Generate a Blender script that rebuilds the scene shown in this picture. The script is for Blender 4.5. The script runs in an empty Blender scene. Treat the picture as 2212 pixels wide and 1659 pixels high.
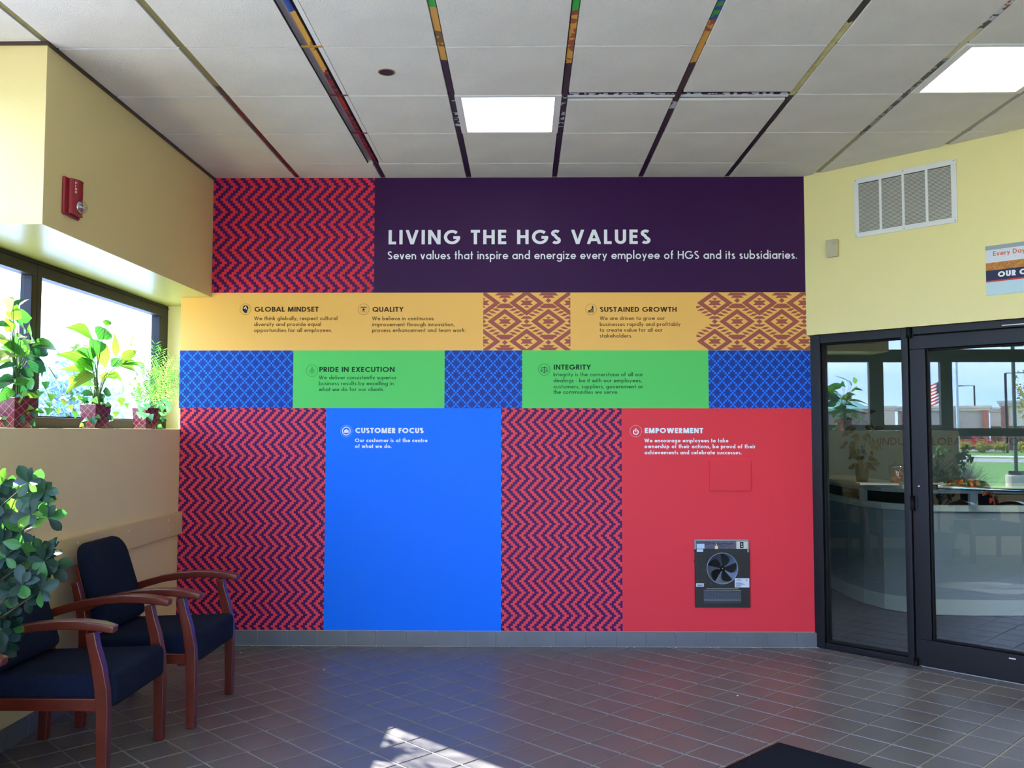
import bpy, math, random
from mathutils import Vector, Matrix
random.seed(7)
C = bpy.context.scene.collection
S2 = math.sqrt(.5)

# ------------------------------------------------------------------ camera
F, YAW, PITCH, ROLL = 1928.99, -.01229, .05335, .00084      # pixels / radians, frame 2212 x 1659
D, EYE, H = 6.26518, 1.48067, 3.29163                       # mural wall, eye height, ceiling height
cam = bpy.data.objects.new('camera', bpy.data.cameras.new('camera')); C.objects.link(cam)
cy, sy, cp, sp = math.cos(YAW), math.sin(YAW), math.cos(PITCH), math.sin(PITCH)
_r = Vector((cy, -sy, 0)); _f = Vector((sy*cp, cy*cp, sp)); _u = Vector((-sy*sp, -cy*sp, cp))
R_ = _r*math.cos(ROLL) + _u*math.sin(ROLL); U_ = -_r*math.sin(ROLL) + _u*math.cos(ROLL)
cam.matrix_world = Matrix(((R_.x, U_.x, -_f.x, 0), (R_.y, U_.y, -_f.y, 0), (R_.z, U_.z, -_f.z, EYE), (0, 0, 0, 1)))
cam.data.sensor_width = 36; cam.data.lens = F/2212*36; cam.data.clip_end = 800
bpy.context.scene.camera = cam

# ------------------------------------------------------------------ world, sun, exposure
sc = bpy.context.scene
sc.view_settings.view_transform = 'Standard'; sc.view_settings.look = 'None'
sc.view_settings.exposure = 0.54; sc.view_settings.gamma = 1; sc.view_settings.use_curve_mapping = False
try:
    sc.cycles.use_denoising = True
    sc.cycles.max_bounces = 10; sc.cycles.diffuse_bounces = 5; sc.cycles.glossy_bounces = 4
    sc.cycles.transparent_max_bounces = 16; sc.cycles.transmission_bounces = 6
    sc.cycles.sample_clamp_indirect = 6; sc.cycles.caustics_reflective = False; sc.cycles.caustics_refractive = False
except Exception:
    pass
SKY = 1.0
w = bpy.data.worlds.new('sky'); sc.world = w; w.use_nodes = True
nt = w.node_tree; nt.nodes.clear()
def N(t, kind, **kw):
    n = t.nodes.new(kind)
    for k, v in kw.items(): setattr(n, k, v)
    return n
tc = N(nt, 'ShaderNodeTexCoord'); sep = N(nt, 'ShaderNodeSeparateXYZ'); nt.links.new(tc.outputs['Generated'], sep.inputs[0])
rmp = N(nt, 'ShaderNodeValToRGB'); nt.links.new(sep.outputs['Z'], rmp.inputs[0])
e = rmp.color_ramp.elements
e[0].position = 0; e[0].color = (.31, .46, .92, 1); e[1].position = .9; e[1].color = (.29, .43, .86, 1)
mp = N(nt, 'ShaderNodeMapping'); mp.inputs['Scale'].default_value = (1.2, 1.2, 9); nt.links.new(tc.outputs['Generated'], mp.inputs[0])
nz = N(nt, 'ShaderNodeTexNoise'); nz.inputs['Scale'].default_value = 1.6; nz.inputs['Detail'].default_value = 5
nt.links.new(mp.outputs[0], nz.inputs[0])
cr = N(nt, 'ShaderNodeValToRGB'); cr.color_ramp.elements[0].position = .44; cr.color_ramp.elements[1].position = .74
nt.links.new(nz.outputs['Fac'], cr.inputs[0])
mx = N(nt, 'ShaderNodeMix', data_type='RGBA'); nt.links.new(cr.outputs[0], mx.inputs[0]); nt.links.new(rmp.outputs[0], mx.inputs[6])
mx.inputs[7].default_value = (.64, .71, .88, 1)
bg = N(nt, 'ShaderNodeBackground'); nt.links.new(mx.outputs[2], bg.inputs[0]); bg.inputs[1].default_value = 10.5*SKY
wo = N(nt, 'ShaderNodeOutputWorld'); nt.links.new(bg.outputs[0], wo.inputs[0])

sun = bpy.data.objects.new('sun', bpy.data.lights.new('sun', 'SUN')); C.objects.link(sun)
sun.data.energy = 42; sun.data.angle = .009; sun.data.color = (1, .95, .87)
sd = Vector((1, -.96, 0)).normalized()*math.cos(math.radians(31.6)) + Vector((0, 0, -math.sin(math.radians(31.6))))
sun.rotation_euler = sd.to_track_quat('-Z', 'Y').to_euler()

# ------------------------------------------------------------------ pixel -> point on a real plane of the room
def ray(x, y):
    return (R_*((x-1106)/F) + U_*(-(y-829.5)/F) + _f)
O_ = Vector((0, 0, EYE))
def plane(x, y, n, c):
    d = ray(x, y); n = Vector(n); return O_ + d*((c - n.dot(O_))/n.dot(d))
def on_wall(x, y, off=0): return plane(x, y, (0, 1, 0), D-off)
def on_x(x, y, X): return plane(x, y, (1, 0, 0), X)
def on_y(x, y, Y): return plane(x, y, (0, 1, 0), Y)
def on_z(x, y, z): return plane(x, y, (0, 0, 1), z)
CORN = 2.010 + D                                            # door wall: X + Y = CORN
def mirrored(x, y, dist, z=None):                           # what the door glass mirrors: a point out in the street
    d = ray(x, y); n = Vector((-S2, -S2, 0)); P = O_ + d*((-CORN*S2 - n.dot(O_))/n.dot(d)); r = d - n*(2*d.dot(n))
    return P + r*(dist/math.hypot(r.x, r.y) if z is None else (z-P.z)/r.z)

# ------------------------------------------------------------------ materials
def s2l(c): return tuple((v/12.92 if v <= .04045 else ((v+.055)/1.055)**2.4) for v in (x/255 for x in c)) + (1,)
_m = {}
def mat(name, col, rough=.6, spec=.3, metal=0, lin=False, noise=0, nscale=20, bump=0, bscale=80, emit=0, coat=0, trans=0):
    if name in _m: return _m[name]
    m = bpy.data.materials.new(name); m.use_nodes = True; t = m.node_tree; b = t.nodes['Principled BSDF']
    c = tuple(col)+(1,) if lin else s2l(col)
    b.inputs['Base Color'].default_value = c; b.inputs['Roughness'].default_value = rough
    b.inputs['Specular IOR Level'].default_value = spec; b.inputs['Metallic'].default_value = metal
    if coat: b.inputs['Coat Weight'].default_value = coat; b.inputs['Coat Roughness'].default_value = .15
    if noise or bump:
        tcx = N(t, 'ShaderNodeTexCoord')
    if noise:
        nn = N(t, 'ShaderNodeTexNoise'); nn.inputs['Scale'].default_value = nscale; nn.inputs['Detail'].default_value = 6
        t.links.new(tcx.outputs['Object'], nn.inputs[0])
        rr = N(t, 'ShaderNodeValToRGB'); t.links.new(nn.outputs['Fac'], rr.inputs[0])
        rr.color_ramp.elements[0].position = .3; rr.color_ramp.elements[1].position = .7
        rr.color_ramp.elements[0].color = tuple(v*(1-noise) for v in c[:3])+(1,); rr.color_ramp.elements[1].color = tuple(min(1, v*(1+noise)) for v in c[:3])+(1,)
        t.links.new(rr.outputs[0], b.inputs['Base Color'])
    if bump:
        n2 = N(t, 'ShaderNodeTexNoise'); n2.inputs['Scale'].default_value = bscale; n2.inputs['Detail'].default_value = 3
        t.links.new(tcx.outputs['Object'], n2.inputs[0])
        bb = N(t, 'ShaderNodeBump'); bb.inputs['Strength'].default_value = bump; bb.inputs['Distance'].default_value = .004
        t.links.new(n2.outputs['Fac'], bb.inputs['Height']); t.links.new(bb.outputs[0], b.inputs['Normal'])
    if emit:
        b.inputs['Emission Color'].default_value = c; b.inputs['Emission Strength'].default_value = emit
    if trans:
        tr = N(t, 'ShaderNodeBsdfTranslucent'); tr.inputs[0].default_value = tuple(min(1, v*1.5) for v in c[:3])+(1,)
        mm = N(t, 'ShaderNodeMixShader'); mm.inputs[0].default_value = trans
        t.links.new(b.outputs[0], mm.inputs[1]); t.links.new(tr.outputs[0], mm.inputs[2])
        t.links.new(mm.outputs[0], t.nodes['Material Output'].inputs[0])
    _m[name] = m; return m
def glass_mat(name, tint=(1, 1, 1), f0=1.0, rough=0.0):
    if name in _m: return _m[name]
    m = bpy.data.materials.new(name); m.use_nodes = True; t = m.node_tree; t.nodes.clear()
    fr = N(t, 'ShaderNodeFresnel'); ge = N(t, 'ShaderNodeNewGeometry')     # same reflectance from either side of the sheet
    iq = N(t, 'ShaderNodeMapRange'); iq.inputs[3].default_value = 1.52; iq.inputs[4].default_value = 1/1.52
    t.links.new(ge.outputs['Backfacing'], iq.inputs[0]); t.links.new(iq.outputs[0], fr.inputs[0])
    k = N(t, 'ShaderNodeMath', operation='MULTIPLY'); k.inputs[1].default_value = f0; t.links.new(fr.outputs[0], k.inputs[0])
    tr = N(t, 'ShaderNodeBsdfTransparent'); tr.inputs[0].default_value = tint+(1,)
    gl = N(t, 'ShaderNodeBsdfGlossy'); gl.inputs['Roughness'].default_value = rough; gl.inputs[0].default_value = (1, 1, 1, 1)
    mi = N(t, 'ShaderNodeMixShader'); t.links.new(k.outputs[0], mi.inputs[0]); t.links.new(tr.outputs[0], mi.inputs[1]); t.links.new(gl.outputs[0], mi.inputs[2])
    o = N(t, 'ShaderNodeOutputMaterial'); t.links.new(mi.outputs[0], o.inputs[0]); _m[name] = m; return m
def math_(t, op, a, b=None):
    n = N(t, 'ShaderNodeMath', operation=op)
    for i, v in enumerate((a, b)):
        if v is None: continue
        if isinstance(v, (int, float)): n.inputs[i].default_value = v
        else: t.links.new(v, n.inputs[i])
    return n.outputs[0]
def pattern_mat(name, kind, c1, c2, cellx, cellz, ox, oz, rough=.45):
    m = bpy.data.materials.new(name); m.use_nodes = True; t = m.node_tree; b = t.nodes['Principled BSDF']
    tcx = N(t, 'ShaderNodeTexCoord'); s = N(t, 'ShaderNodeSeparateXYZ'); t.links.new(tcx.outputs['Object'], s.inputs[0])
    i = math_(t, 'FLOOR', math_(t, 'DIVIDE', math_(t, 'SUBTRACT', s.outputs['X'], ox), cellx))
    j = math_(t, 'FLOOR', math_(t, 'DIVIDE', math_(t, 'SUBTRACT', oz, s.outputs['Z']), cellz))
    if kind == 'zigzag':        # j = 0 is a row of right-hand tips
        tri = math_(t, 'ABSOLUTE', math_(t, 'SUBTRACT', math_(t, 'FLOORED_MODULO', math_(t, 'ADD', j, 5), 10), 5))
        f = math_(t, 'LESS_THAN', math_(t, 'FLOORED_MODULO', math_(t, 'ADD', i, tri), 4), 1.5)
    else:                       # lattice of small squares
        a = math_(t, 'LESS_THAN', math_(t, 'FLOORED_MODULO', math_(t, 'ADD', i, j), 6), .5)
        c = math_(t, 'LESS_THAN', math_(t, 'FLOORED_MODULO', math_(t, 'SUBTRACT', i, j), 6), .5)
        f = math_(t, 'MAXIMUM', a, c)
    mi = N(t, 'ShaderNodeMix', data_type='RGBA'); t.links.new(f, mi.inputs[0]); mi.inputs[6].default_value = s2l(c1); mi.inputs[7].default_value = s2l(c2)
    t.links.new(mi.outputs[2], b.inputs['Base Color']); b.inputs['Roughness'].default_value = rough; b.inputs['Specular IOR Level'].default_value = .18
    return m
def bar_mat(name, stops):       # ceiling bars in colour bands mixed by noise: list of (Y, colour, second colour or None)
    m = bpy.data.materials.new(name); m.use_nodes = True; t = m.node_tree; b = t.nodes['Principled BSDF']
    tcx = N(t, 'ShaderNodeTexCoord'); s = N(t, 'ShaderNodeSeparateXYZ'); t.links.new(tcx.outputs['Object'], s.inputs[0])
    nn = N(t, 'ShaderNodeTexNoise'); nn.inputs['Scale'].default_value = 26; nn.inputs['Detail'].default_value = 1; t.links.new(tcx.outputs['Object'], nn.inputs[0])
    y = math_(t, 'ADD', s.outputs['Y'], math_(t, 'MULTIPLY', math_(t, 'SUBTRACT', nn.outputs['Fac'], .5), .08))
    v = math_(t, 'DIVIDE', math_(t, 'SUBTRACT', y, -3), 10)
    outs = []
    for k in (0, 1):
        r = N(t, 'ShaderNodeValToRGB'); r.color_ramp.interpolation = 'CONSTANT'; t.links.new(v, r.inputs[0])
        el = r.color_ramp.elements
        while len(el) > 1: el.remove(el[-1])
        for q, st in enumerate(stops):
            col = s2l(st[1+k] if st[1+k] else st[1]); p = max(0, min(1, (st[0]+3)/10))
            if q == 0: el[0].position = 0; el[0].color = col
            else: x = el.new(p); x.color = col
        outs.append(r.outputs[0])
    f = math_(t, 'GREATER_THAN', nn.outputs['Fac'], .5)
    mi = N(t, 'ShaderNodeMix', data_type='RGBA'); t.links.new(f, mi.inputs[0]); t.links.new(outs[0], mi.inputs[6]); t.links.new(outs[1], mi.inputs[7])
    t.links.new(mi.outputs[2], b.inputs['Base Color']); b.inputs['Roughness'].default_value = .45; return m

# ------------------------------------------------------------------ mesh helpers
def link(o, parent=None):
    C.objects.link(o)
    if parent: o.parent = parent
    return o
def wloc(o):
    p = Vector((0, 0, 0))
    while o: p += o.location; o = o.parent
    return p
class MB:
    def __init__(s): s.v = []; s.f = []; s.m = []; s.k = 0
    def poly(s, pts, faces):
        o = len(s.v); s.v += [tuple(p) for p in pts]; s.f += [tuple(o+i for i in f) for f in faces]; s.m += [s.k]*len(faces); return s
    def box(s, a, b):
        x0, y0, z0 = a; x1, y1, z1 = b
        return s.poly([(x0,y0,z0),(x1,y0,z0),(x1,y1,z0),(x0,y1,z0),(x0,y0,z1),(x1,y0,z1),(x1,y1,z1),(x0,y1,z1)],
                      [(0,3,2,1),(4,5,6,7),(0,1,5,4),(1,2,6,5),(2,3,7,6),(3,0,4,7)])
    def prism(s, poly, z0, z1, ins=0):      # vertical prism, optional inset at z1
        n = len(poly); c = (sum(p[0] for p in poly)/n, sum(p[1] for p in poly)/n)
        top = [(p[0]+(c[0]-p[0])*ins, p[1]+(c[1]-p[1])*ins, z1) for p in poly]
        pts = [(p[0], p[1], z0) for p in poly] + top
        fs = [tuple(range(n-1, -1, -1)), tuple(range(n, 2*n))] + [(i, (i+1) % n, n+(i+1) % n, n+i) for i in range(n)]
        return s.poly(pts, fs)
    def tube(s, pts, r, n=8, cap=True):
        pts = [Vector(p) for p in pts]; rs = r if isinstance(r, (list, tuple)) else [r]*len(pts)
        o = len(s.v); up = Vector((0, 0, 1))
        for i, p in enumerate(pts):
            d = (pts[min(i+1, len(pts)-1)] - pts[max(i-1, 0)]).normalized()
            a = d.cross(up if abs(d.z) < .95 else Vector((1, 0, 0))).normalized(); b = d.cross(a)
            for k in range(n):
                t = 2*math.pi*k/n; s.v.append(tuple(p + a*(rs[i]*math.cos(t)) + b*(rs[i]*math.sin(t))))
        for i in range(len(pts)-1):
            for k in range(n):
                s.f.append((o+i*n+k, o+i*n+(k+1) % n, o+(i+1)*n+(k+1) % n, o+(i+1)*n+k)); s.m.append(s.k)
        if cap:
            s.f.append(tuple(o+k for k in range(n))); s.f.append(tuple(o+(len(pts)-1)*n+k for k in range(n-1, -1, -1))); s.m += [s.k]*2
        return s
    def sweep(s, pts, w, th):               # rectangular bar in an x-z plane: pts (x, y, z), width along y
        pts = [Vector(p) for p in pts]; ths = th if isinstance(th, (list, tuple)) else [th]*len(pts); o = len(s.v)
        ws = w if isinstance(w, (list, tuple)) else [w]*len(pts)
        for i, p in enumerate(pts):
            d = (pts[min(i+1, len(pts)-1)] - pts[max(i-1, 0)]).normalized(); nrm = Vector((-d.z, 0, d.x))
            for a, b in ((-1, -1), (1, -1), (1, 1), (-1, 1)):
                s.v.append(tuple(p + Vector((0, a*ws[i]/2, 0)) + nrm*(b*ths[i]/2)))
        for i in range(len(pts)-1):
            for k in range(4):
                s.f.append((o+i*4+k, o+i*4+(k+1) % 4, o+(i+1)*4+(k+1) % 4, o+(i+1)*4+k)); s.m.append(s.k)
        s.f.append((o, o+1, o+2, o+3)[::-1]); s.f.append(tuple(o+(len(pts)-1)*4+k for k in range(4))); s.m += [s.k]*2
        return s
    def lathe(s, prof, c=(0, 0, 0), n=24, axis='z'):
        o = len(s.v); c = Vector(c)
        for r, z in prof:
            for k in range(n):
                t = 2*math.pi*k/n; a, b = r*math.cos(t), r*math.sin(t)
                s.v.append(tuple(c + (Vector((a, b, z)) if axis == 'z' else Vector((a, z, b)) if axis == 'y' else Vector((z, a, b)))))
        for i in range(len(prof)-1):
            for k in range(n):
                s.f.append((o+i*n+k, o+i*n+(k+1) % n, o+(i+1)*n+(k+1) % n, o+(i+1)*n+k)); s.m.append(s.k)
        s.f.append(tuple(o+k for k in range(n))[::-1]); s.f.append(tuple(o+(len(prof)-1)*n+k for k in range(n))); s.m += [s.k]*2
        return s
    def xf(s, M, start=0):
        for i in range(start, len(s.v)): s.v[i] = tuple(M @ Vector(s.v[i]))
        return s
    def build(s, name, m, parent=None, local=False, smooth=False, bevel=0, seg=2):
        off = Vector((0, 0, 0)) if (local or not parent) else wloc(parent)
        me = bpy.data.meshes.new(name); me.from_pydata([tuple(Vector(p)-off) for p in s.v], [], s.f)
        for x in (m if isinstance(m, (list, tuple)) else [m]): me.materials.append(x)
        if any(s.m): me.polygons.foreach_set('material_index', s.m)
        if smooth: me.polygons.foreach_set('use_smooth', [True]*len(me.polygons))
        me.update(); o = link(bpy.data.objects.new(name, me), parent)
        if bevel:
            b = o.modifiers.new('bevel', 'BEVEL'); b.width = bevel; b.segments = seg; b.limit_method = 'ANGLE'; b.angle_limit = .6
            me.polygons.foreach_set('use_smooth', [True]*len(me.polygons))
            wn = o.modifiers.new('wn', 'WEIGHTED_NORMAL'); wn.keep_sharp = False
        return o
def tag(o, label=None, cat=None, group=None, kind=None):
    if label: o['label'] = label
    if cat: o['category'] = cat
    if group: o['group'] = group
    if kind: o['kind'] = kind
    return o
def thing(name, loc, label, cat, group=None, rz=0):
    o = bpy.data.objects.new(name, None); link(o); o.location = loc; o.rotation_euler.z = rz; o.empty_display_size = .1
    return tag(o, label, cat, group)
def struct(name, loc=(0, 0, 0), label=None):
    o = bpy.data.objects.new(name, None); link(o); o.location = loc; return tag(o, label, None, None, 'structure')
def clip(poly, n, c):                       # keep n.p <= c
    out = []
    for i in range(len(poly)):
        a, b = poly[i], poly[(i+1) % len(poly)]; da = n[0]*a[0]+n[1]*a[1]-c; db = n[0]*b[0]+n[1]*b[1]-c
        if da <= 0: out.append(a)
        if da*db < 0: t = da/(da-db); out.append((a[0]+(b[0]-a[0])*t, a[1]+(b[1]-a[1])*t))
    return out
def area(p): return abs(sum(p[i][0]*p[(i+1) % len(p)][1]-p[(i+1) % len(p)][0]*p[i][1] for i in range(len(p))))/2 if len(p) > 2 else 0

# ------------------------------------------------------------------ palette
M_YEL = mat('yellow_paint', (236, 224, 160), .5, .4, bump=.12, bscale=140)
M_SOF = mat('tan_paint', (226, 208, 146), .4, .3, bump=.12, bscale=140)
M_LOW = mat('tan_low_wall_paint', (230, 211, 164), .5, .35, bump=.12, bscale=140)
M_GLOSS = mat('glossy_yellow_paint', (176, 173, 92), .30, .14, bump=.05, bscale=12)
M_CEIL = mat('ceiling_tile_white', (220, 217, 211), .9, .1, noise=.05, nscale=3, bump=.6, bscale=260)
M_FRAME = mat('dark_bronze_frame', (20, 20, 25), .42, .3)
M_FR2 = mat('brown_window_frame', (48, 45, 40), .5, .2)
M_BLACK = mat('black_rubber', (12, 12, 14), .6, .2)
M_GLASS = glass_mat('window_glass', (.93, .96, .95), 1.0)
M_DGLASS = glass_mat('door_glass', (.84, .90, .90), 1.75)
M_WHITE = mat('white_enamel', (225, 225, 225), .4, .4)
M_GREY = mat('grey_metal', (150, 152, 156), .35, .5, metal=.4)
M_CHROME = mat('chrome', (215, 220, 228), .15, .5, metal=1)
M_GROUT = mat('floor_grout', (176, 170, 168), .8, .2, noise=.12, nscale=9)
M_TILE = mat('dark_quarry_tile', (101, 97, 98), .36, .5, noise=.10, nscale=2.3, bump=.25, bscale=160)
M_BASE = mat('grey_base_tile', (104, 108, 116), .3, .5, noise=.08, nscale=6)

# ------------------------------------------------------------------ SETTING: floor
XW = -2.415                                 # face of the low wall under the windows
floor = tag(MB().box((-2.80, -3, -.06), (7.5, 12, -.004)).build('floor', M_GROUT), 'floor of dark square quarry tiles laid diagonally with pale grout', None, None, 'structure')
A = .1440; FX, FY = -.555, 4.925; G = .0035/A
def project(P):
    d = Vector(P)-O_; z = d.dot(_f); return (1106+F*d.dot(R_)/z, 829.5-F*d.dot(U_)/z) if z > .1 else (-9e3, -9e3)
cells = []
for i in range(-60, 60):
    for j in range(-60, 60):
        if (i+j) % 2: continue
        cx, cy_ = FX+A*i, FY+A*(j+1)         # tile centre
        if not (-2.7 < cx < 7.4 and -2.8 < cy_ < 11.5): continue
        q = A-.0062
        p = [(cx, cy_-q), (cx+q, cy_), (cx, cy_+q), (cx-q, cy_)]
        if cx+cy_ < CORN:
            for n, c in (((-1, 0), -(XW+.008) if cy_ > 3.12 else 2.66), ((0, 1), D-.008), ((1, 1), CORN-.012), ((1, 0), 3.8), ((0, -1), 2.95)):
                p = clip(p, n, c)
                if len(p) < 3: break
        else:
            continue
        if len(p) < 3 or area(p) < 2e-5: continue
        px = project((cx, cy_, 0)); inside = -60 < px[0] < 2270 and -20 < px[1] < 1730 and cx+cy_ < CORN
        d2 = (cx**2+cy_**2)
        cells.append((0 if inside else 1, d2, p, (cx, cy_), area(p) > 2*q*q-1e-6))
cells.sort(key=lambda c: (c[0], c[1]))
full = None; rest = MB()
def tile_mesh(p, c, m):
    o = MB(); o.prism([(a-c[0], b-c[1]) for a, b in p], -.004, 0, .018); return o
for k, (ins, d2, p, c, isf) in enumerate(cells):
    if k < 300 and ins == 0:
        if isf and full is not None: o = full.copy(); C.objects.link(o)
        else:
            o = tile_mesh(p, c, M_TILE).build('tile', M_TILE, None)
            o.parent = floor
            if isf: full = o
        o.location = (c[0], c[1], random.uniform(-.0004, .0003)); o.rotation_euler = (random.uniform(-.003, .003), random.uniform(-.003, .003), 0)
    else: rest.prism(p, -.004, random.uniform(-.0003, .0002), .018)
o = rest.build('tile', M_TILE, floor); o['kind'] = 'stuff'

# ------------------------------------------------------------------ SETTING: walls
wb = MB(); wb.box((-2.425, D, 0), (2.06, 6.42, 3.45)); wb.box((-2.425, 6.42, 0), (1.95, 6.73, 3.45)).build('wall_back', M_LOW)['kind'] = 'structure'
bb = tag(MB().box((-2.405, D-.0045, 0), (2.036, D, .098)).build('baseboard_back', M_GROUT), 'baseboard of square grey ceramic tiles along the mural wall', None, None, 'structure')
x = -2.405; k = 0; pit = .2070; ph = on_wall(685, 1380).x
x = ph - pit*round((ph+2.405)/pit) - pit
while x < 2.03:
    a, b = max(-2.405, x+.002), min(2.036, x+pit-.002)
    if b-a > .01: MB().box((a, D-.012, .001), (b, D-.001, .101)).build('tile', M_BASE, bb, bevel=.002, seg=1)
    x += pit
MB().box((-2.40, D-.0165, -.003), (2.036, D-.0122, .0012)).build('grout_line', mat('pale_caulk', (196, 198, 200), .7), bb)
# low wall under the window, its ledge
wl = MB(); wl.box((-2.80, 3.12, 0), (XW, 6.73, 1.497)); wl.box((-2.80, -3, 0), (-2.66, 3.12, .72))
tag(wl.build('wall_left', M_LOW, bevel=.003), 'tan low wall below the planted window sill', None, None, 'structure')
bl = tag(MB().box((XW, 3.12, 0), (XW+.004, D-.012, .098)).build('baseboard_left', M_GROUT), 'baseboard of dark tiles along the low wall behind the chairs', None, None, 'structure')
y = D-.012
while y > 3.14:
    a = max(3.14, y-pit+.004); MB().box((XW+.001, a, .001), (XW+.012, y, .101)).build('tile', M_BASE, bl, bevel=.002, seg=1); y -= pit
# chair rail: three flat boards with screws
tr = struct('trim_1', (0, 0, 0), 'flat tan chair rail board screwed to the low wall')
M_RAIL = mat('rail_tan', (214, 192, 146), .45, .3)
for a, b in ((3.13, 4.398), (4.402, 6.262)):
    MB().box((XW+.0005, a, .768), (XW+.032, b, .920)).build('board', M_RAIL, tr, bevel=.003, seg=1)
for yy, zz in ((4.794, .883), (5.409, .879), (6.012, .884), (6.015, .816), (4.2, .88), (3.5, .88)):
    MB().lathe([(.007, 0), (.007, .002), (.004, .004)], (XW+.0315, yy, zz), 10, 'x').build('screw', M_WHITE, tr)
# soffit over the window
XS = -2.208; ZS = 2.431; YS = 4.03
so = MB(); so.box((-2.80, YS, ZS), (XS, D, 3.45)); so.box((-2.80, D, ZS), (-2.425, 6.73, 3.45))
o = so.build('wall_soffit', [M_SOF, M_GLOSS]); o['kind'] = 'structure'; o['label'] = 'tan soffit box with glossy underside above the left window'
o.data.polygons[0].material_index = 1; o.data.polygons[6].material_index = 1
tag(MB().box((-2.80, 6.73, 0), (-2.2, 6.90, 3.45)).build('wall_jamb', M_YEL), 'pale yellow jamb wall at the far end of the left window', None, None, 'structure')
tag(MB().box((-2.80, -3, 3.12), (-2.66, YS, 3.45)).build('wall_left_header', M_LOW), 'header above the tall left windows', None, None, 'structure')
tag(MB().box((XS, YS, H-.022), (XS+.012, D, H-.004)).box((-2.66, YS-.012, H-.022), (XS+.012, YS, H-.004)).build('trim_2', mat('brown_angle', (74, 60, 48), .5)), 'dark brown ceiling angle along the soffit', None, None, 'structure')
# door wall header (45 degrees)
def dw(s, z, off=0): return Vector((2.010+s*S2-off*S2, D-s*S2-off*S2, z))   # off > 0 : towards the room
def dbox(mb, s0, s1, z0, z1, o0, o1):
    st = len(mb.v); mb.box((s0, o0, z0), (s1, o1, z1))
    for i in range(st, len(mb.v)):
        s_, o_, z_ = mb.v[i]; mb.v[i] = tuple(dw(s_, z_, o_))
    return mb
tag(dbox(MB(), -.018, 2.56, 2.157, 3.45, .018, -.15).build('wall_right', M_YEL), 'pale yellow wall above the glass doors', None, None, 'structure')
tag(MB().box((3.80, -3, 0), (4.0, D-1.79, 3.45)).build('wall_right_far', M_YEL), None, None, None, 'structure')
bk = MB(); bk.box((-2.95, -3.2, 0), (-1.6, -3, 3.45)); bk.box((2.6, -3.2, 0), (4.0, -3, 3.45)); bk.box((-1.6, -3.2, 2.5), (2.6, -3, 3.45))
bk.build('wall_front', M_YEL)['kind'] = 'structure'

# ------------------------------------------------------------------ SETTING: ceiling
T = .6096; CX0 = -.3855; RY0 = D-.3406
ceil = tag(MB().box((-2.80, -3.1, H+.03), (4.0, 6.7, H+.12)).build('ceiling', M_BLACK), 'suspended ceiling of square white acoustic tiles', None, None, 'structure')
regions = {'main': [((-1, 0), -(XS+.004)), ((0, 1), D-.004), ((1, 1), CORN-.03), ((1, 0), 3.795), ((0, -1), 2.99)],
           'left': [((-1, 0), 2.655), ((0, 1), YS-.004), ((1, 0), XS-.004), ((0, -1), 2.99)]}
lights = {(0, 1), (4, 2), (4, 6), (0, 6), (-2, 9)}
fullc = None
def ctile(p, c):
    o = MB(); q = [(a-c[0], b-c[1]) for a, b in p]
    return o.prism(q[::-1], .025, -.007, .012)
for gx in range(-4, 7):
    for gy in range(0, 16):
        x0, x1 = CX0+gx*T, CX0+(gx+1)*T; y1, y0 = RY0-(gy-1)*T, RY0-gy*T
        if (gx, gy-0) in {(a, b+1) for a, b in lights}: continue
        p = [(x0+.0165, y0+.0055), (x1-.0165, y0+.0055), (x1-.0165, y1-.0055), (x0+.0165, y1-.0055)]
        if gx == -2: p = [(x0+.0165, y0+.004), (x1-.049, y0+.004), (x1-.049, y1-.004), (x0+.0165, y1-.004)] if y1 < RY0+.01 else p
        if gx == -1 and y1 < RY0+.01: p = [(x0+.051, y0+.004), (x1-.0165, y0+.004), (x1-.0165, y1-.004), (x0+.051, y1-.004)]
        if gx in (1, 2) and gy == 3: p = [(a, b if b < y1-.1 else y1-.033) for a, b in p]
        if gx in (1, 2) and gy == 2: p = [(a, b if b > y0+.1 else y0+.077) for a, b in p]
        base = p
        for n, c in regions['main' if gx > -4 else 'left']:
            p = clip(p, n, c)
            if len(p) < 3: break
        if len(p) < 3 or area(p) < 1e-4: continue
        c = ((x0+x1)/2, (y0+y1)/2); isf = (p == base and gx not in (-2, -1) and not (gx in (1, 2) and gy in (2, 3)))
        if isf and fullc is not None: o = fullc.copy(); C.objects.link(o)
        else:
            o = ctile(p, c).build('ceiling_tile', M_CEIL, None); o.parent = ceil
            if isf: fullc = o
        o.location = (c[0], c[1], H+random.uniform(-.001, .001)); o.rotation_euler = (random.uniform(-.002, .002), random.uniform(-.002, .002), 0)
PUR = (48, 22, 56); DK = (30, 22, 26); ORG = (214, 160, 70); WHT = (190, 195, 205); BRN = (150, 75, 50); OLV = (120, 112, 70); RED = (150, 30, 40)
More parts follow.
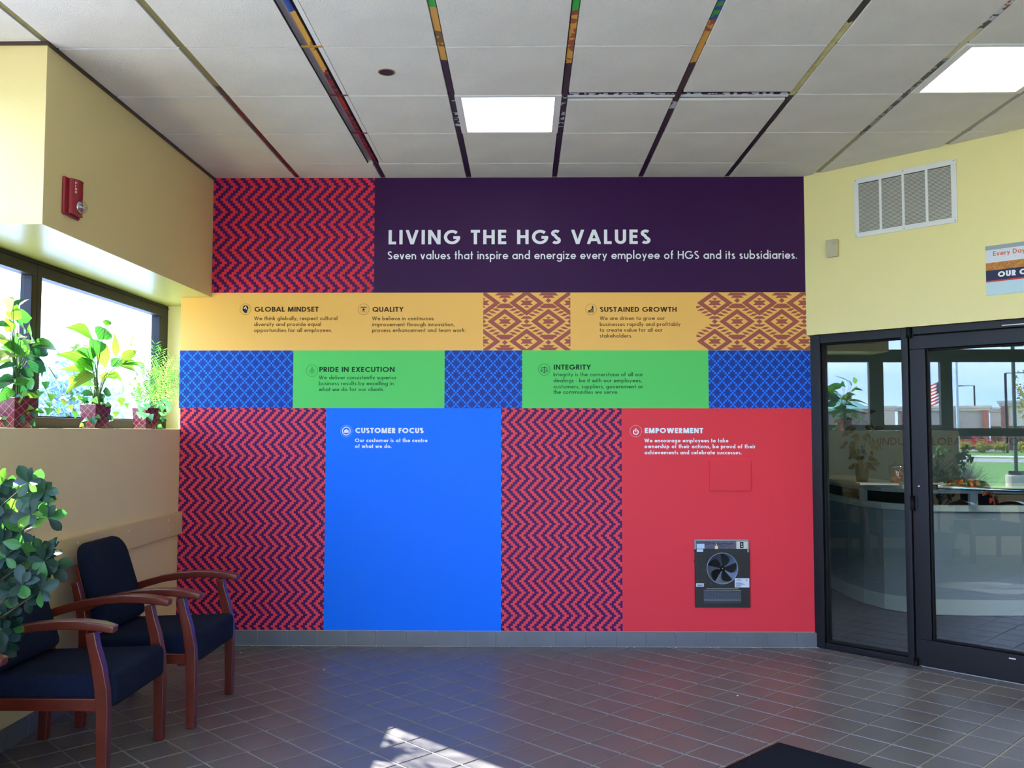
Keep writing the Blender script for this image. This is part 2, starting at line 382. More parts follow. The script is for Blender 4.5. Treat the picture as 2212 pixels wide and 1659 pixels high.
bars = {
 -3: [(-3, OLV, OLV)],
 -2: [(-3, OLV, OLV), (4.55, (112, 30, 40), (60, 35, 30)), (6.1, PUR, RED)],
 0: [(-3, (60, 170, 70), (60, 170, 70)), (3.68, ORG, ORG), (3.95, ORG, (120, 90, 40)), (4.1, ORG, ORG), (4.25, PUR, PUR), (4.74, WHT, PUR), (4.80, PUR, PUR), (4.95, WHT, PUR), (5.18, PUR, PUR)],
 1: [(-3, (40, 170, 70), (40, 170, 70)), (3.72, ORG, BRN), (4.27, PUR, PUR), (4.72, WHT, PUR), (4.86, PUR, PUR), (4.96, WHT, PUR), (5.22, PUR, PUR)],
 2: [(-3, (20, 60, 150), (20, 60, 150)), (3.66, (20, 60, 150), (40, 150, 60)), (3.8, BRN, ORG), (3.92, ORG, ORG), (4.3, PUR, (50, 36, 40)), (4.8, WHT, PUR), (4.9, PUR, PUR)],
 3: [(-3, DK, DK), (3.85, (205, 200, 140), (190, 184, 120)), (4.70, DK, PUR)],
 4: [(-3, WHT, BRN), (3.75, (200, 200, 205), (60, 60, 60)), (3.92, (210, 205, 160), (210, 205, 160)), (4.25, (60, 56, 50), (150, 148, 140)), (5.35, (150, 142, 105), (150, 142, 105))],
 5: [(-3, (150, 148, 140), (150, 148, 140))], 6: [(-3, (150, 148, 140), (150, 148, 140))]}
for gx, st in bars.items():
    X = CX0+gx*T; yt = min(D-.002, CORN-.03-X-.02); w2 = .0145
    if gx == -3: X += .0; yt = YS-.015
    MB().box((X-w2, -2.99, H-.001), (X+w2, yt, H+.02)).build('grid_bar', bar_mat('bar_print_%d' % gx, st), ceil)
M_CB = mat('cross_bar_grey', (84, 80, 74), .6)
for gy in range(0, 15):
    y = RY0-gy*T
    xa, xb = (XS+.013 if y > YS else -2.655), min(3.79, CORN-.03-y-.02)
    for a, b in ([(xa, CX0-T-.055), (CX0-T+.055, xb)] if y < RY0+.01 else [(xa, xb)]):
        if gy == 2: 
            if a < 0: MB().box((a, y-.006, H+.001), (min(b, CX0+T), y+.006, H+.02)).build('cross_bar', M_CB, ceil); 
            if b > 1.5: MB().box((CX0+3*T, y-.006, H+.001), (b, y+.006, H+.02)).build('cross_bar', M_CB, ceil)
        else: MB().box((a, y-.006, H+.001), (b, y+.006, H+.02)).build('cross_bar', M_CB, ceil)
# linear air diffuser along a grid line
XB = CX0-T
M_CH = mat('diffuser_channel', (150, 148, 155), .35, .5, metal=.2)
df = thing('air_diffuser', (XB, 0, H), 'long slotted ceiling air diffuser with a red, purple and orange centre bar', 'vent')
yE = RY0-.012
ch = MB(); n = 8
for i in range(n):                                             # curved recess left of the bar
    a0, a1 = math.pi*i/n, math.pi*(i+1)/n
    x0, x1 = XB-.031-.016*math.cos(a0), XB-.031-.016*math.cos(a1); z0, z1 = H+.001+.014*math.sin(a0), H+.001+.014*math.sin(a1)
    ch.poly([(x0, -2.9, z0), (x1, -2.9, z1), (x1, yE, z1), (x0, yE, z0)], [(0, 1, 2, 3)])
ch.build('channel', M_CH, df, smooth=True)
MB().box((XB-.052, -2.9, H-.004), (XB-.047, yE, H+.01)).build('edge_strip', M_BLACK, df)
MB().box((XB-.0125, -2.9, H-.002), (XB+.0125, D-.003, H+.012)).build('coloured_bar', bar_mat('bar_print_diffuser', [(-3, (20, 80, 170), (20, 60, 140)), (3.72, ORG, ORG), (4.02, ORG, (150, 105, 40)), (4.14, ORG, ORG), (4.36, RED, PUR), (4.7, (165, 30, 42), RED), (4.9, RED, PUR), (5.9, PUR, PUR)]), df)
MB().box((XB+.0145, -2.9, H+.004), (XB+.028, yE, H+.012)).build('slot', M_BLACK, df)
MB().box((XB+.028, -2.9, H-.003), (XB+.049, yE, H+.006)).build('flange', M_WHITE, df)
for gy in range(1, 8):
    y = RY0-gy*T; MB().box((XB-.047, y-.008, H-.005), (XB+.05, y+.008, H-.0015)).build('cross_clip', mat('clip_red' if gy > 0 and gy < 3 else 'clip_orange', (120, 30, 30) if gy < 3 else (190, 135, 60), .5), df)
d2 = thing('air_diffuser', (CX0+T, RY0-2*T, H), 'short slotted ceiling diffuser with a dark, pale-flecked bar, beside the centre light', 'vent')
ya, yb = on_z(1300, 213, H).y, on_z(1300, 197.6, H).y
M_SLOTBAR = bar_mat('slot_flecks', [(-3, PUR, WHT)])
for x0, x1 in ((CX0+T+.016, CX0+2*T-.016), (CX0+2*T+.016, CX0+3*T-.016)):
    MB().box((x0, yb, H-.001), (x1, yb+.012, H+.01)).build('slot', M_BLACK, d2)
    MB().box((x0, yb+.012, H+.004), (x1, yb+.04, H+.012)).build('channel', M_BLACK, d2)
    MB().box((x0, yb+.03, H-.002), (x1, yb+.045, H+.008)).build('coloured_bar', M_SLOTBAR, d2)
    MB().box((x0, yb+.045, H-.004), (x1, yb+.075, H+.004)).build('flange', M_WHITE, d2)
    MB().box((x0, yb+.078, H-.001), (x1, yb+.09, H+.01)).build('slot', M_BLACK, d2)
# light panels
M_LIT = mat('lit_diffuser', (255, 250, 232), .5, emit=3.2)
names = {(0, 1): 'lit square ceiling light panel in front of the mural', (4, 2): 'lit square ceiling light panel near the doors, cut by the right edge',
         (4, 6): 'square ceiling light panel behind the viewer, right side', (0, 6): 'square ceiling light panel behind the viewer, centre', (-2, 9): 'square ceiling light panel at the back, left side'}
for (gx, gy), lab in names.items():
    x0, x1 = CX0+gx*T+.016, CX0+(gx+1)*T-.016; y1, y0 = RY0-gy*T-.004, RY0-(gy+1)*T+.004
    t = thing('ceiling_light', ((x0+x1)/2, (y0+y1)/2, H), lab, 'light')
    fr = MB()
    for a, b in (((x0, y0, H-.010), (x0+.036, y1, H+.02)), ((x1-.036, y0, H-.010), (x1, y1, H+.02)), ((x0+.036, y0, H-.010), (x1-.036, y0+.022, H+.02)), ((x0+.036, y1-.022, H-.010), (x1-.036, y1, H+.02))): fr.box(a, b)
    fr.build('frame', M_WHITE, t)
    MB().box((x0+.036, y0+.022, H-.002), (x1-.036, y1-.022, H+.01)).build('diffuser', M_LIT, t)
c = on_z(835, 153, H)
sp_ = thing('ceiling_sensor', (c.x, c.y, H), 'small round dark recessed ceiling sensor with a mustard rim', 'sensor')
MB().lathe([(.043, -.009), (.043, .0), (.036, -.0)], (c.x, c.y, H), 24).build('rim', mat('mustard_rim', (150, 125, 60), .5), sp_)
MB().lathe([(.001, -.011), (.034, -.011), (.037, -.0085), (.037, -.004)], (c.x, c.y-.003, H), 24).build('cover', mat('purple_cover', (46, 20, 50), .4), sp_)

# ------------------------------------------------------------------ SETTING: left windows
def win_bar(y0, y1, z0, z1): return ((-2.765, y0, z0), (-2.700, y1, z1))
def window(name, y0, y1, z0, z1, lab, fw=.06, top=.086, bot=.06, l=.05, r=.05):
    t = struct(name, (-2.73, y0, z0), lab)
    MB().box(*win_bar(y0, y1, z1-top, z1)).build('top_rail', M_FR2, t, bevel=.003)
    MB().box((-2.772, y0, z1-top+.063), (-2.692, y1, z1-top+.066)).build('gasket', M_BLACK, t)
    MB().box(*win_bar(y0, y1, z0, z0+bot)).build('bottom_rail', M_FR2, t, bevel=.003)
    MB().box((-2.75, y0, z0+bot), (-2.715, y1, z0+bot+.008)).build('glazing_bead', M_BLACK, t)
    MB().box(*win_bar(y0, y0+l, z0+bot, z1-top)).build('stile', M_FRAME, t, bevel=.003)
    MB().box(*win_bar(y1-r, y1, z0+bot, z1-top)).build('stile', M_FRAME, t, bevel=.003)
    MB().box((-2.742, y0+l, z0+bot), (-2.736, y1-r, z1-top)).build('pane', M_GLASS, t)
window('window_1', 4.896, 6.728, 1.499, 2.429, 'wide left window beside the mural with brown frame', r=.15)
window('window_2', 3.99, 4.894, 1.499, 2.429, 'left window pane behind the leftmost potted plant', r=.052, l=.085)
window('window_3', 3.12, 3.99, 1.499, 2.429, None, l=.065, r=.09)
window('window_4', -3.0, 3.12, 1.46, 2.429, None, r=.08)
window('window_5', -3.0, 3.12, .722, 1.46, None, r=.08, top=.03)
window('window_6', -3.0, 4.03, 2.431, 3.12, None, top=.05)
for yy in (-1.2, .8): 
    MB().box((-2.77, yy, .722), (-2.70, yy+.07, 3.12)).build('trim_3', M_FRAME)['kind'] = 'structure'
w7 = struct('added_back_window', (0, -3, 0))  # unseen back glazing, added to brighten the room
for xx in (-1.6, -.2, 1.2, 2.54): MB().box((xx, -3.1, 0), (xx+.06, -3.03, 2.5)).build('stile', M_FRAME, w7)
MB().box((-1.6, -3.075, .05), (2.6, -3.068, 2.45)).build('pane', M_GLASS, w7)

# ------------------------------------------------------------------ SETTING: side light and glass door
sl = struct('window_8', dw(.3, 0), 'narrow glass side light between the mural and the door')
def dpart(name, m, par, *bx, bevel=.003):
    mb = MB()
    for b in bx: dbox(mb, *b)
    return mb.build(name, m, par, bevel=bevel, seg=1)
dpart('stile', M_FRAME, sl, (.0, .075, 0, 2.155, .0, -.11)); dpart('stile', M_FRAME, sl, (.634, .678, 0, 2.155, .004, -.11))
dpart('top_rail', M_FRAME, sl, (.075, .634, 2.095, 2.155, -.005, -.11)); dpart('bottom_rail', M_FRAME, sl, (.075, .634, 0, .043, -.005, -.11))
dpart('glazing_bead', M_BLACK, sl, (.075, .092, .043, 2.095, -.02, -.07), (.092, .634, .043, .058, -.02, -.07), (.092, .634, 2.085, 2.095, -.02, -.07))
dpart('pane', M_DGLASS, sl, (.092, .634, .058, 2.085, -.048, -.054), bevel=0)
dr = struct('door_1', dw(.7, 0), 'black framed glass entrance door')
dpart('top_rail', M_FRAME, dr, (.686, 1.60, 2.012, 2.100, .0, -.05)); dpart('bottom_rail', M_FRAME, dr, (.686, 1.60, .008, .172, .0, -.05))
dpart('stile', M_FRAME, dr, (.686, .785, .172, 2.012, .0, -.05)); dpart('stile', M_FRAME, dr, (1.50, 1.60, .172, 2.012, .0, -.05))
dpart('glazing_bead', M_BLACK, dr, (.785, .800, .172, 2.012, -.012, -.04), (.80, 1.50, .172, .186, -.012, -.04), (.80, 1.50, 1.998, 2.012, -.012, -.04))
dpart('pane', M_DGLASS, dr, (.800, 1.50, .186, 1.998, -.026, -.032), bevel=0)
for z0, z1, q in ((2.085, 2.155, .018), (.98, 1.075, .014), (.005, .055, .016)):
    hg = MB().tube([dw(.690, z0, .012), dw(.690, z1, .012)], q, 12).build('hinge', M_BLACK, dr, smooth=True)
    dbox(MB(), .694, .715, z0+.01, z1-.005, .0, .006).build('plate', M_FRAME, hg)
bar = MB().tube([dw(.80, 1.130, -.085), dw(1.50, 1.130, -.085)], .012, 12).build('push_bar', M_CHROME, dr, smooth=True)
dbox(MB(), .795, .815, 1.115, 1.145, -.05, -.09).build('bracket', M_BLACK, bar)
dpart('sticker', M_WHITE, dr, (.722, .733, 1.132, 1.140, .001, 0), bevel=0); dpart('sticker', M_WHITE, dr, (1.225, 1.262, .142, .149, .002, 0), bevel=0)
dpart('sweep_strip', M_GREY, dr, (.72, 1.60, .002, .008, .001, -.05), bevel=0)
hd = struct('trim_4', dw(1, 2.1), 'black door frame head')
dpart('head', M_FRAME, hd, (.686, 2.56, 2.106, 2.155, .006, -.11)); dpart('closer_strip', M_WHITE, hd, (1.24, 1.6, 2.119, 2.124, .010, .004), bevel=0)
d2_ = struct('door_2', dw(1.7, 0), 'second black framed glass door, outside the picture')
dpart('stile', M_FRAME, d2_, (1.606, 1.70, .0, 2.10, 0, -.05)); dpart('stile', M_FRAME, d2_, (2.42, 2.53, .0, 2.10, 0, -.05))
dpart('top_rail', M_FRAME, d2_, (1.7, 2.42, 2.01, 2.1, 0, -.05)); dpart('bottom_rail', M_FRAME, d2_, (1.7, 2.42, .01, .17, 0, -.05))
dpart('pane', M_DGLASS, d2_, (1.70, 2.42, .17, 2.01, -.026, -.032), bevel=0)

# ------------------------------------------------------------------ geometric stroke lettering
def arc(cx, cy_, rx, ry, a0, a1):
    n = max(3, int(abs(a1-a0)/20)); return [(cx+rx*math.cos(math.radians(a0+(a1-a0)*i/n)), cy_+ry*math.sin(math.radians(a0+(a1-a0)*i/n))) for i in range(n+1)]
def glyph(ch, s):                           # -> (advance width, [('L', p, q) straight | ('P', pts) curve]); cap height 1
    h = s/2; t = 1-h; X = .66; x = X-h; r = (X-s)/2+.0; cyx = X/2; L = lambda *a: ('L', a[0:2], a[2:4]); P = lambda p: ('P', p)
    R = .5-h                                # radius of O
    D_ = {
    'A': (.82, [L(h*.7, h, .41, t), L(.82-h*.7, h, .41, t), ('B', (.2, .30), (.62, .30))]),
    'B': (.56, [L(h, h, h, t), P([(h, t), (.30, t)]+arc(.30, (t+.53)/2, .17, (t-.53)/2, 90, -90)+[(h, .53)]), P([(h, .53), (.33, .53)]+arc(.33, (.53+h)/2, .19, (.53-h)/2, 90, -90)+[(h, h)])]),
    'C': (.82, [P(arc(.5, .5, R, R, 48, 312))]),
    'D': (.72, [L(h, h, h, t), P([(h, t), (.28, t)]+arc(.28, .5, .44-h, R, 90, -90)+[(h, h)])]),
    'E': (.50, [L(h, h, h, t), L(h, h, .5-h, h), L(h, t, .5-h, t), L(h, .52, .47-h, .52)]),
    'F': (.48, [L(h, h, h, t), L(h, t, .48-h, t), L(h, .52, .45-h, .52)]),
    'G': (.98, [P(arc(.5, .5, R, R, 45, 352)+[(.99-h, .47), (.58, .47)])]),
    'H': (.70, [L(h, h, h, t), L(.70-h, h, .70-h, t), ('B', (h, .52), (.70-h, .52))]),
    'I': (s, [L(h, h, h, t)]),
    'L': (.46, [L(h, h, h, t), L(h, h, .46-h, h)]),
    'M': (.94, [L(h*.9, h, .16, t), L(.94-h*.9, h, .78, t), L(.17, t, .47, h), L(.77, t, .47, h)]),
    'N': (.76, [L(h, h, h, t), L(.76-h, h, .76-h, t), L(h, t, .76-h, h)]),
    'O': (1.0, [P(arc(.5, .5, R, R, 0, 360))]),
    'P': (.54, [L(h, h, h, t), P([(h, t), (.28, t)]+arc(.28, (t+.46)/2, .26-h+.02, (t-.46)/2, 90, -90)+[(h, .46)])]),
    'Q': (1.0, [P(arc(.5, .5, R, R, 0, 360)), L(.58, .35, .92, h)]),
    'R': (.58, [L(h, h, h, t), P([(h, t), (.28, t)]+arc(.28, (t+.48)/2, .26-h+.02, (t-.48)/2, 90, -90)+[(h, .48)]), L(.24, .48, .58-h, h)]),
    'S': (.56, [P(arc(.28, .75, .20, .25-h, 35, 250)+arc(.28, .26, .24-h*.4, .26-h, 72, -145))]),
    'T': (.56, [L(.28, h, .28, t), L(h, t, .56-h, t)]),
    'U': (.68, [P([(h, 1), (h, .34)]+arc(.34, .34, .34-h, .34-h, 180, 360)+[(.68-h, 1)])]),
    'V': (.76, [L(h*.8, t, .38, h), L(.76-h*.8, t, .38, h)]),
    'W': (1.12, [L(h*.8, t, .32, h), L(.32, h, .56, t), L(.56, t, .80, h), L(1.12-h*.8, t, .80, h)]),
    'X': (.70, [L(h, h, .70-h, t), L(.70-h, h, h, t)]),
    'Y': (.68, [L(.34, h, .34, .45), L(h*.8, t, .34, .43), L(.68-h*.8, t, .34, .43)]),
    'J': (.36, [P([(.36-h, 1), (.36-h, .2)]+arc(.18, .2, .18-h, .2-h, 0, -150))]),
    'a': (.64, [P(arc(r+h, cyx, r, r, 0, 360)), L(.64-h, h, .64-h, x)]),
    'b': (.64, [P(arc(.64-r-h, cyx, r, r, 0, 360)), L(h, h, h, 1.04)]),
    'c': (.50, [P(arc(r+h, cyx, r, r, 45, 315))]),
    'd': (.64, [P(arc(r+h, cyx, r, r, 0, 360)), L(.64-h, h, .64-h, 1.04)]),
    'e': (.62, [P([(h*1.2, cyx), (2*r+h, cyx)]+arc(r+h, cyx, r, r, 0, 325))]),
    'f': (.32, [P([(.13, 0), (.13, .84)]+arc(.27, .84, .14, .16, 180, 80)), ('B', (0, x), (.30, x))]),
    'g': (.64, [P(arc(r+h, cyx, r, r, 0, 360)), P([(.64-h, X), (.64-h, -.06)]+arc(.32, -.06, .32-h, .20, 0, -160))]),
    'h': (.54, [L(h, h, h, 1.04), P([(h, .38)]+arc(.27, .38, .27-h, x-.38, 180, 0)+[(.54-h, 0)])]),
    'i': (s, [L(h, h, h, x), ('D', (h, .90))]),
    'k': (.50, [L(h, h, h, 1.04), L(h, .30, .44, x), L(.20, .40, .50-h*.6, h)]),
    'l': (s, [L(h, h, h, 1.04)]),
    'm': (.92, [L(h, h, h, x), P([(h, .40)]+arc(.26, .42, .26-h, x-.42, 180, 0)+[(.52-h, 0)]), P([(.52-h, .40)]+arc(.70-h*.5, .42, .20, x-.42, 180, 0)+[(.92-h, 0)])]),
    'n': (.54, [L(h, h, h, x), P([(h, .38)]+arc(.27, .38, .27-h, x-.38, 180, 0)+[(.54-h, 0)])]),
    'o': (.66, [P(arc(r+h, cyx, r, r, 0, 360))]),
    'p': (.64, [P(arc(.64-r-h, cyx, r, r, 0, 360)), L(h, -.28, h, x)]),
    'q': (.64, [P(arc(r+h, cyx, r, r, 0, 360)), L(.64-h, -.28, .64-h, x)]),
    'r': (.34, [L(h, h, h, x), P([(h, .38)]+arc(.27, .38, .27-h, x-.38, 180, 72))]),
    's': (.40, [P(arc(.20, .50, .12, X-.50-h, 30, 250)+arc(.20, .175, .17-h*.2, .175-h, 75, -150))]),
    't': (.30, [L(.15, h, .15, .90), ('B', (0, x), (.30, x))]),
    'u': (.54, [P([(h, X), (h, .28)]+arc(.27, .28, .27-h, .28-h, 180, 360)+[(.54-h, X)])]),
    'v': (.52, [L(h*.8, x, .26, h), L(.52-h*.8, x, .26, h)]),
    'w': (.80, [L(h*.8, x, .22, h), L(.22, h, .40, x), L(.40, x, .58, h), L(.80-h*.8, x, .58, h)]),
    'x': (.50, [L(h, h, .50-h, x), L(.50-h, h, h, x)]),
    'y': (.54, [L(h*.8, x, .28, h+.02), L(.54-h*.8, x, .16, -.24)]),
    'z': (.46, [L(h, x, .46-h, x), L(h, h, .46-h, h), L(.46-h, x, h, h)]),
    '.': (s*1.1, [('D', (h, h))]), ',': (s*1.1, [('B', (h+.02, s*1.05), (h-.04, -.13))]), '-': (.26, [('B', (0, .30), (.26, .30))]),
    ' ': (.26, [])}
    return D_[ch]
def text_polys(txt, s, track):              # 2-D polygons, cap height 1; returns (polys, width)
    out = []; cx = 0
    for ch in txt:
        w_, st = glyph(ch, s)
        for k in st:
            if k[0] in 'LB':
                p, q = Vector(k[1]), Vector(k[2]); h_ = s/2; dg = k[0] == 'L' and abs(p.x-q.x) > .03 and abs(p.y-q.y) > .05
                if dg:                      # slanted strokes run out to the guide lines
                    for v in (p, q):
                        for a_, b_ in ((h_, 0), (1-h_, 1), (.66-h_, .66)):
                            if abs(v.y-a_) < 1e-5: v.y = b_
                d = (q-p).normalized(); n = Vector((-d.y, d.x))*s/2; e_ = d*s/2*(1 if k[0] == 'L' else 0)
                if k[0] == 'L' and abs(d.x) > .05 and abs(d.y) > .05: e_ = d*s
                pl_ = [tuple(p-e_-n), tuple(q+e_-n), tuple(q+e_+n), tuple(p-e_+n)]
                if k[0] == 'L':
                    lo, hi = min(p.y, q.y)-(0 if dg else s/2), max(p.y, q.y)+(0 if dg else s/2); pl_ = clip(clip(pl_, (0, 1), hi), (0, -1), -lo)
                    if w_ > s*1.5: pl_ = clip(clip(pl_, (1, 0), w_+.001), (-1, 0), .001)
                    if len(pl_) < 3: continue
                out.append([(a+cx, b) for a, b in pl_])
            elif k[0] == 'D':
                out.append([(a+cx, b) for a, b in arc(k[1][0], k[1][1], s*.55, s*.55, 0, 324)])
            else:
                pts = [Vector(p) for p in k[1]]
                pts = [p for i, p in enumerate(pts) if i == 0 or (p-pts[i-1]).length > 1e-4]
                side = []
                closed = (pts[0]-pts[-1]).length < 1e-3
                for i, p in enumerate(pts):
                    a = pts[i-1] if i else (pts[-2] if closed else None); b = pts[i+1] if i < len(pts)-1 else (pts[1] if closed else None)
                    d1 = (p-a).normalized() if a is not None else None; d2v = (b-p).normalized() if b is not None else None
                    d = (d1+d2v).normalized() if d1 is not None and d2v is not None and (d1+d2v).length > .2 else (d2v or d1)
                    n = Vector((-d.y, d.x)); kx = s/2
                    if d1 is not None and d2v is not None: kx /= max(.55, n.dot(Vector((-d1.y, d1.x))))
                    side.append((p-n*kx, p+n*kx))
                for i in range(len(side)-1):
                    a, b = side[i], side[i+1]; out.append([(v.x+cx, v.y) for v in (a[0], b[0], b[1], a[1])])
        cx += w_+track
    return out, cx-track
def lettering(name, m, parent, lines, s, track, org, ux, uz, depth, flip=False):
    """lines: (text, origin point, width, cap height); ux, uz unit vectors on the surface, depth = lift direction"""
    if name == 'heading' and ' ' in lines[0][0]:                  # each word of a heading is a part
        txt, p0, wd, cap = lines[0]; W = text_polys(txt, s, track)[1]; cx = 0
        for wd_ in txt.split(' '):
            ww = text_polys(wd_, s, track)[1]; lettering('heading', m, parent, [(wd_, p0+ux*(cx*wd/W), ww*wd/W, cap)], s, track, org, ux, uz, depth)
            cx += ww+track+glyph(' ', s)[0]+track
        return
    mb = MB(); k = 0
    for txt, p0, wd, cap in lines:
        polys, W = text_polys(txt, s, track); sx = wd/W
        for pl_ in polys:
            k += 1; pts = [p0+ux*(a*sx)+uz*(b*cap)+depth*(1+.012*(k % 7)) for a, b in pl_]
            mb.poly(pts, [tuple(range(len(pts)))])
    return mb.build(name, m, parent)

# ------------------------------------------------------------------ MURAL
mural = thing('wall_mural', (0, D, 1.7), 'floor to ceiling printed wall mural of coloured blocks, woven patterns and white and dark lettering', 'mural')
EXP = 1.0
MU = dict(purple=(54, 15, 70), orange=(244, 190, 102), green=(92, 208, 104), blue=(0, 116, 255), red=(228, 58, 72), redz=(218, 50, 66), purz=(74, 18, 86), navy=(30, 58, 150), sky=(26, 130, 255), brown=(166, 88, 80))
P_ = lambda n: mat('vinyl_'+n, MU[n], .45, .18)
def wz(y, x=1106): return on_wall(x, y).z
z1, z2, z3, z4 = 2.4620, 2.0520, 1.6450, .1035
x_l, x_n, x_r = XS+.001, -2.424, 2.018
c11 = on_wall(535/13.825+455, 400).x      # tip column edge of the upper zigzag
cw, chh = on_wall(1000, 500).x-on_wall(1000-5.335, 500).x, (on_wall(800, 403).z-on_wall(800, 403+54.6).z)/10
zz1 = pattern_mat('zigzag_large', 'zigzag', MU['purz'], MU['redz'], cw, chh, on_wall(455+385/13.825, 400).x, on_wall(800, 375+352/13.825).z)
cw2, ch2 = on_wall(1100, 1000).x-on_wall(1095.405, 1000).x, (on_wall(1150, 885).z-on_wall(1150, 885+48.55).z)/10
zz2 = pattern_mat('zigzag_small', 'zigzag', MU['purz'], (230, 70, 84), cw2, ch2, on_wall(1070+330/16.59, 890).x, on_wall(1150, 880+90/16.59).z)
cwb, chb = on_wall(522.75, 820).x-on_wall(500, 820).x, on_wall(600, 800).z-on_wall(600, 825.25).z
lat = pattern_mat('lattice_blue', 'lattice', MU['navy'], MU['sky'], cwb/6, chb/6, on_wall(385+535/10.37, 780).x, on_wall(600, 740+312/10.37).z)
YM = D-.0030
def panel(a, b, c, d, m, lab=None, off=0):
    o = MB().box((a, D-.0030-off, c), (b, D-.0002, d)).build('color_panel', m, mural)
    o.data.update()
    if lab: o['label'] = lab
    return o
def world_panel(a, b, c, d, m, lab):      # patterned panels keep world coordinates so that the pattern does not slide
    o = MB().box((a, D-.0030, c), (b, D-.0002, d)).build('pattern_panel', m, None); o.parent = mural; o.matrix_parent_inverse = Matrix.Translation(-mural.location)
    o['label'] = lab; return o
e1, e2 = -1.055, -1.3835
world_panel(x_l, e1, z1, H-.004, zz1, 'red and purple zigzag print at top left')
panel(e1, x_r, z1, H-.004, P_('purple'), 'plain dark purple field')
panel(x_l, x_r, z2, z1, P_('orange'), 'orange band'); panel(x_n, x_l, z2, ZS-.001, P_('orange'))
world_panel(x_n, -1.620, z3, z2, lat, 'blue lattice print at left'); panel(-1.620, -.551, z3, z2, P_('green'), 'left green field')
world_panel(-.551, -.006, z3, z2, lat, 'blue lattice print in the middle'); panel(-.006, 1.300, z3, z2, P_('green'), 'right green field')
world_panel(1.300, x_r, z3, z2, lat, 'blue lattice print at right')
world_panel(XW+.0015, e2, z4, z3, zz2, 'red and purple zigzag print at bottom left'); panel(e2, -.1525, z4, z3, P_('blue'), 'plain bright blue field')
world_panel(-.1525, .690, z4, z3, zz2, 'red and purple zigzag print right of the blue field'); panel(.690, x_r, z4, z3, P_('red'), 'plain red field')
# woven diamond motifs on the orange band (shapes in units of a reference crop, 11.06 per pixel)
def motif_polys():
    o = []
    dia = lambda cx, cy_, a, b: [(cx-a, cy_), (cx, cy_-b), (cx+a, cy_), (cx, cy_+b)]
    def diamond(cx, cy_, full=True):
        A_, B_, a, b = 415, 303, 258, 187
        Q = dia(cx, cy_, A_, B_); q = dia(cx, cy_, a, b)
        for i in range(4): o.append([Q[i], Q[(i+1) % 4], q[(i+1) % 4], q[i]])
        o.append([(cx-152, cy_-55), (cx+152, cy_-55), (cx+95, cy_), (cx-95, cy_)]); o.append([(cx-95, cy_), (cx+95, cy_), (cx+152, cy_+55), (cx-152, cy_+55)])
        o.append([(cx-66, cy_-112), (cx+66, cy_-112), (cx, cy_-57)]); o.append([(cx, cy_+57), (cx+66, cy_+112), (cx-66, cy_+112)])
    def small(cx, cy_):
        o.append(dia(cx, cy_, 68, 60))
    def stair(cx):                          # motif column centred on cx, mid row 770: bars above and below the small diamond
        small(cx, 770)
        for sg in (-1, 1):
            Y = lambda v: 770+sg*v
            o.append([(cx-148, Y(65)), (cx+148, Y(65)), (cx+72, Y(125)), (cx-72, Y(125))])
            for k in range(4):
                a = 35+88*k; y0 = 130+62*k
                for sx in (-1, 1):
                    o.append([(cx+sx*(a+60), Y(y0)), (cx+sx*(a+200), Y(y0)), (cx+sx*(a+108), Y(y0+56)), (cx+sx*a, Y(y0+56))] if 0 else
                             [(cx+sx*(a+88), Y(y0)), (cx+sx*(a+205), Y(y0)), (cx+sx*(a+118), Y(y0+56)), (cx+sx*a, Y(y0+56))])
    def block(cx):                          # between the upper and between the lower diamonds
        for cyb, sg in ((370, 1), (1170, -1)):
            Y = lambda v: cyb+sg*v
            o.append([(cx-110, Y(-28)), (cx+110, Y(-28)), (cx+195, Y(28)), (cx-195, Y(28))] if 0 else [(cx-95, Y(-28)), (cx+95, Y(-28)), (cx+170, Y(26)), (cx-170, Y(26))])
            o.append([(cx-130, Y(26)), (cx+130, Y(26)), (cx+215, Y(84)), (cx-215, Y(84))])
        for cyb, sg in ((268, -1), (1270, 1)):
            Y = lambda v: cyb+sg*v
            small(cx, cyb)
            o.append([(cx-150, Y(62)), (cx+150, Y(62)), (cx+92, Y(118)), (cx-92, Y(118))]); o.append([(cx-238, Y(120)), (cx+238, Y(120)), (cx+160, Y(185)), (cx-160, Y(185))])
    for c in (40, 1080, 2120, 3160): diamond(c, 325); diamond(c, 1245); stair(c)
    for c in (560, 1600, 2640): diamond(c, 770); block(c)
    return o
def motif(name, x0p, scale, xa, xb, lab, leftfree=False):
    mb = MB(); k = 0
    for pl_ in motif_polys():
        pl_ = [(x0p+(a-1080)*scale/11.06, 625+b/11.06) for a, b in pl_]
        cx = sum(a for a, b in pl_)/len(pl_)
        pw = [(on_wall(a, b).x, on_wall(a, b).z) for a, b in pl_]
        for n, c in (((-1, 0), -xa), ((1, 0), xb), ((0, 1), z1-.001), ((0, -1), -z2-.001)):
            pw = clip(pw, n, c)
            if len(pw) < 3: break
        if len(pw) < 3: continue
        k += 1; mb.poly([(a, D-.0036-.000004*k, b) for a, b in pw], [tuple(range(len(pw)))])
    o = mb.build(name, P_('brown'), mural); o['label'] = lab
motif('woven_motif', 1040+1080/11.06, 1.0, -.280, .334, 'brown diamond weave print, middle of the orange band')
motif('woven_motif', 1500+1241/8.848, 1.026, on_wall(1504, 700).x, x_r, 'brown diamond weave print, right end of the orange band')
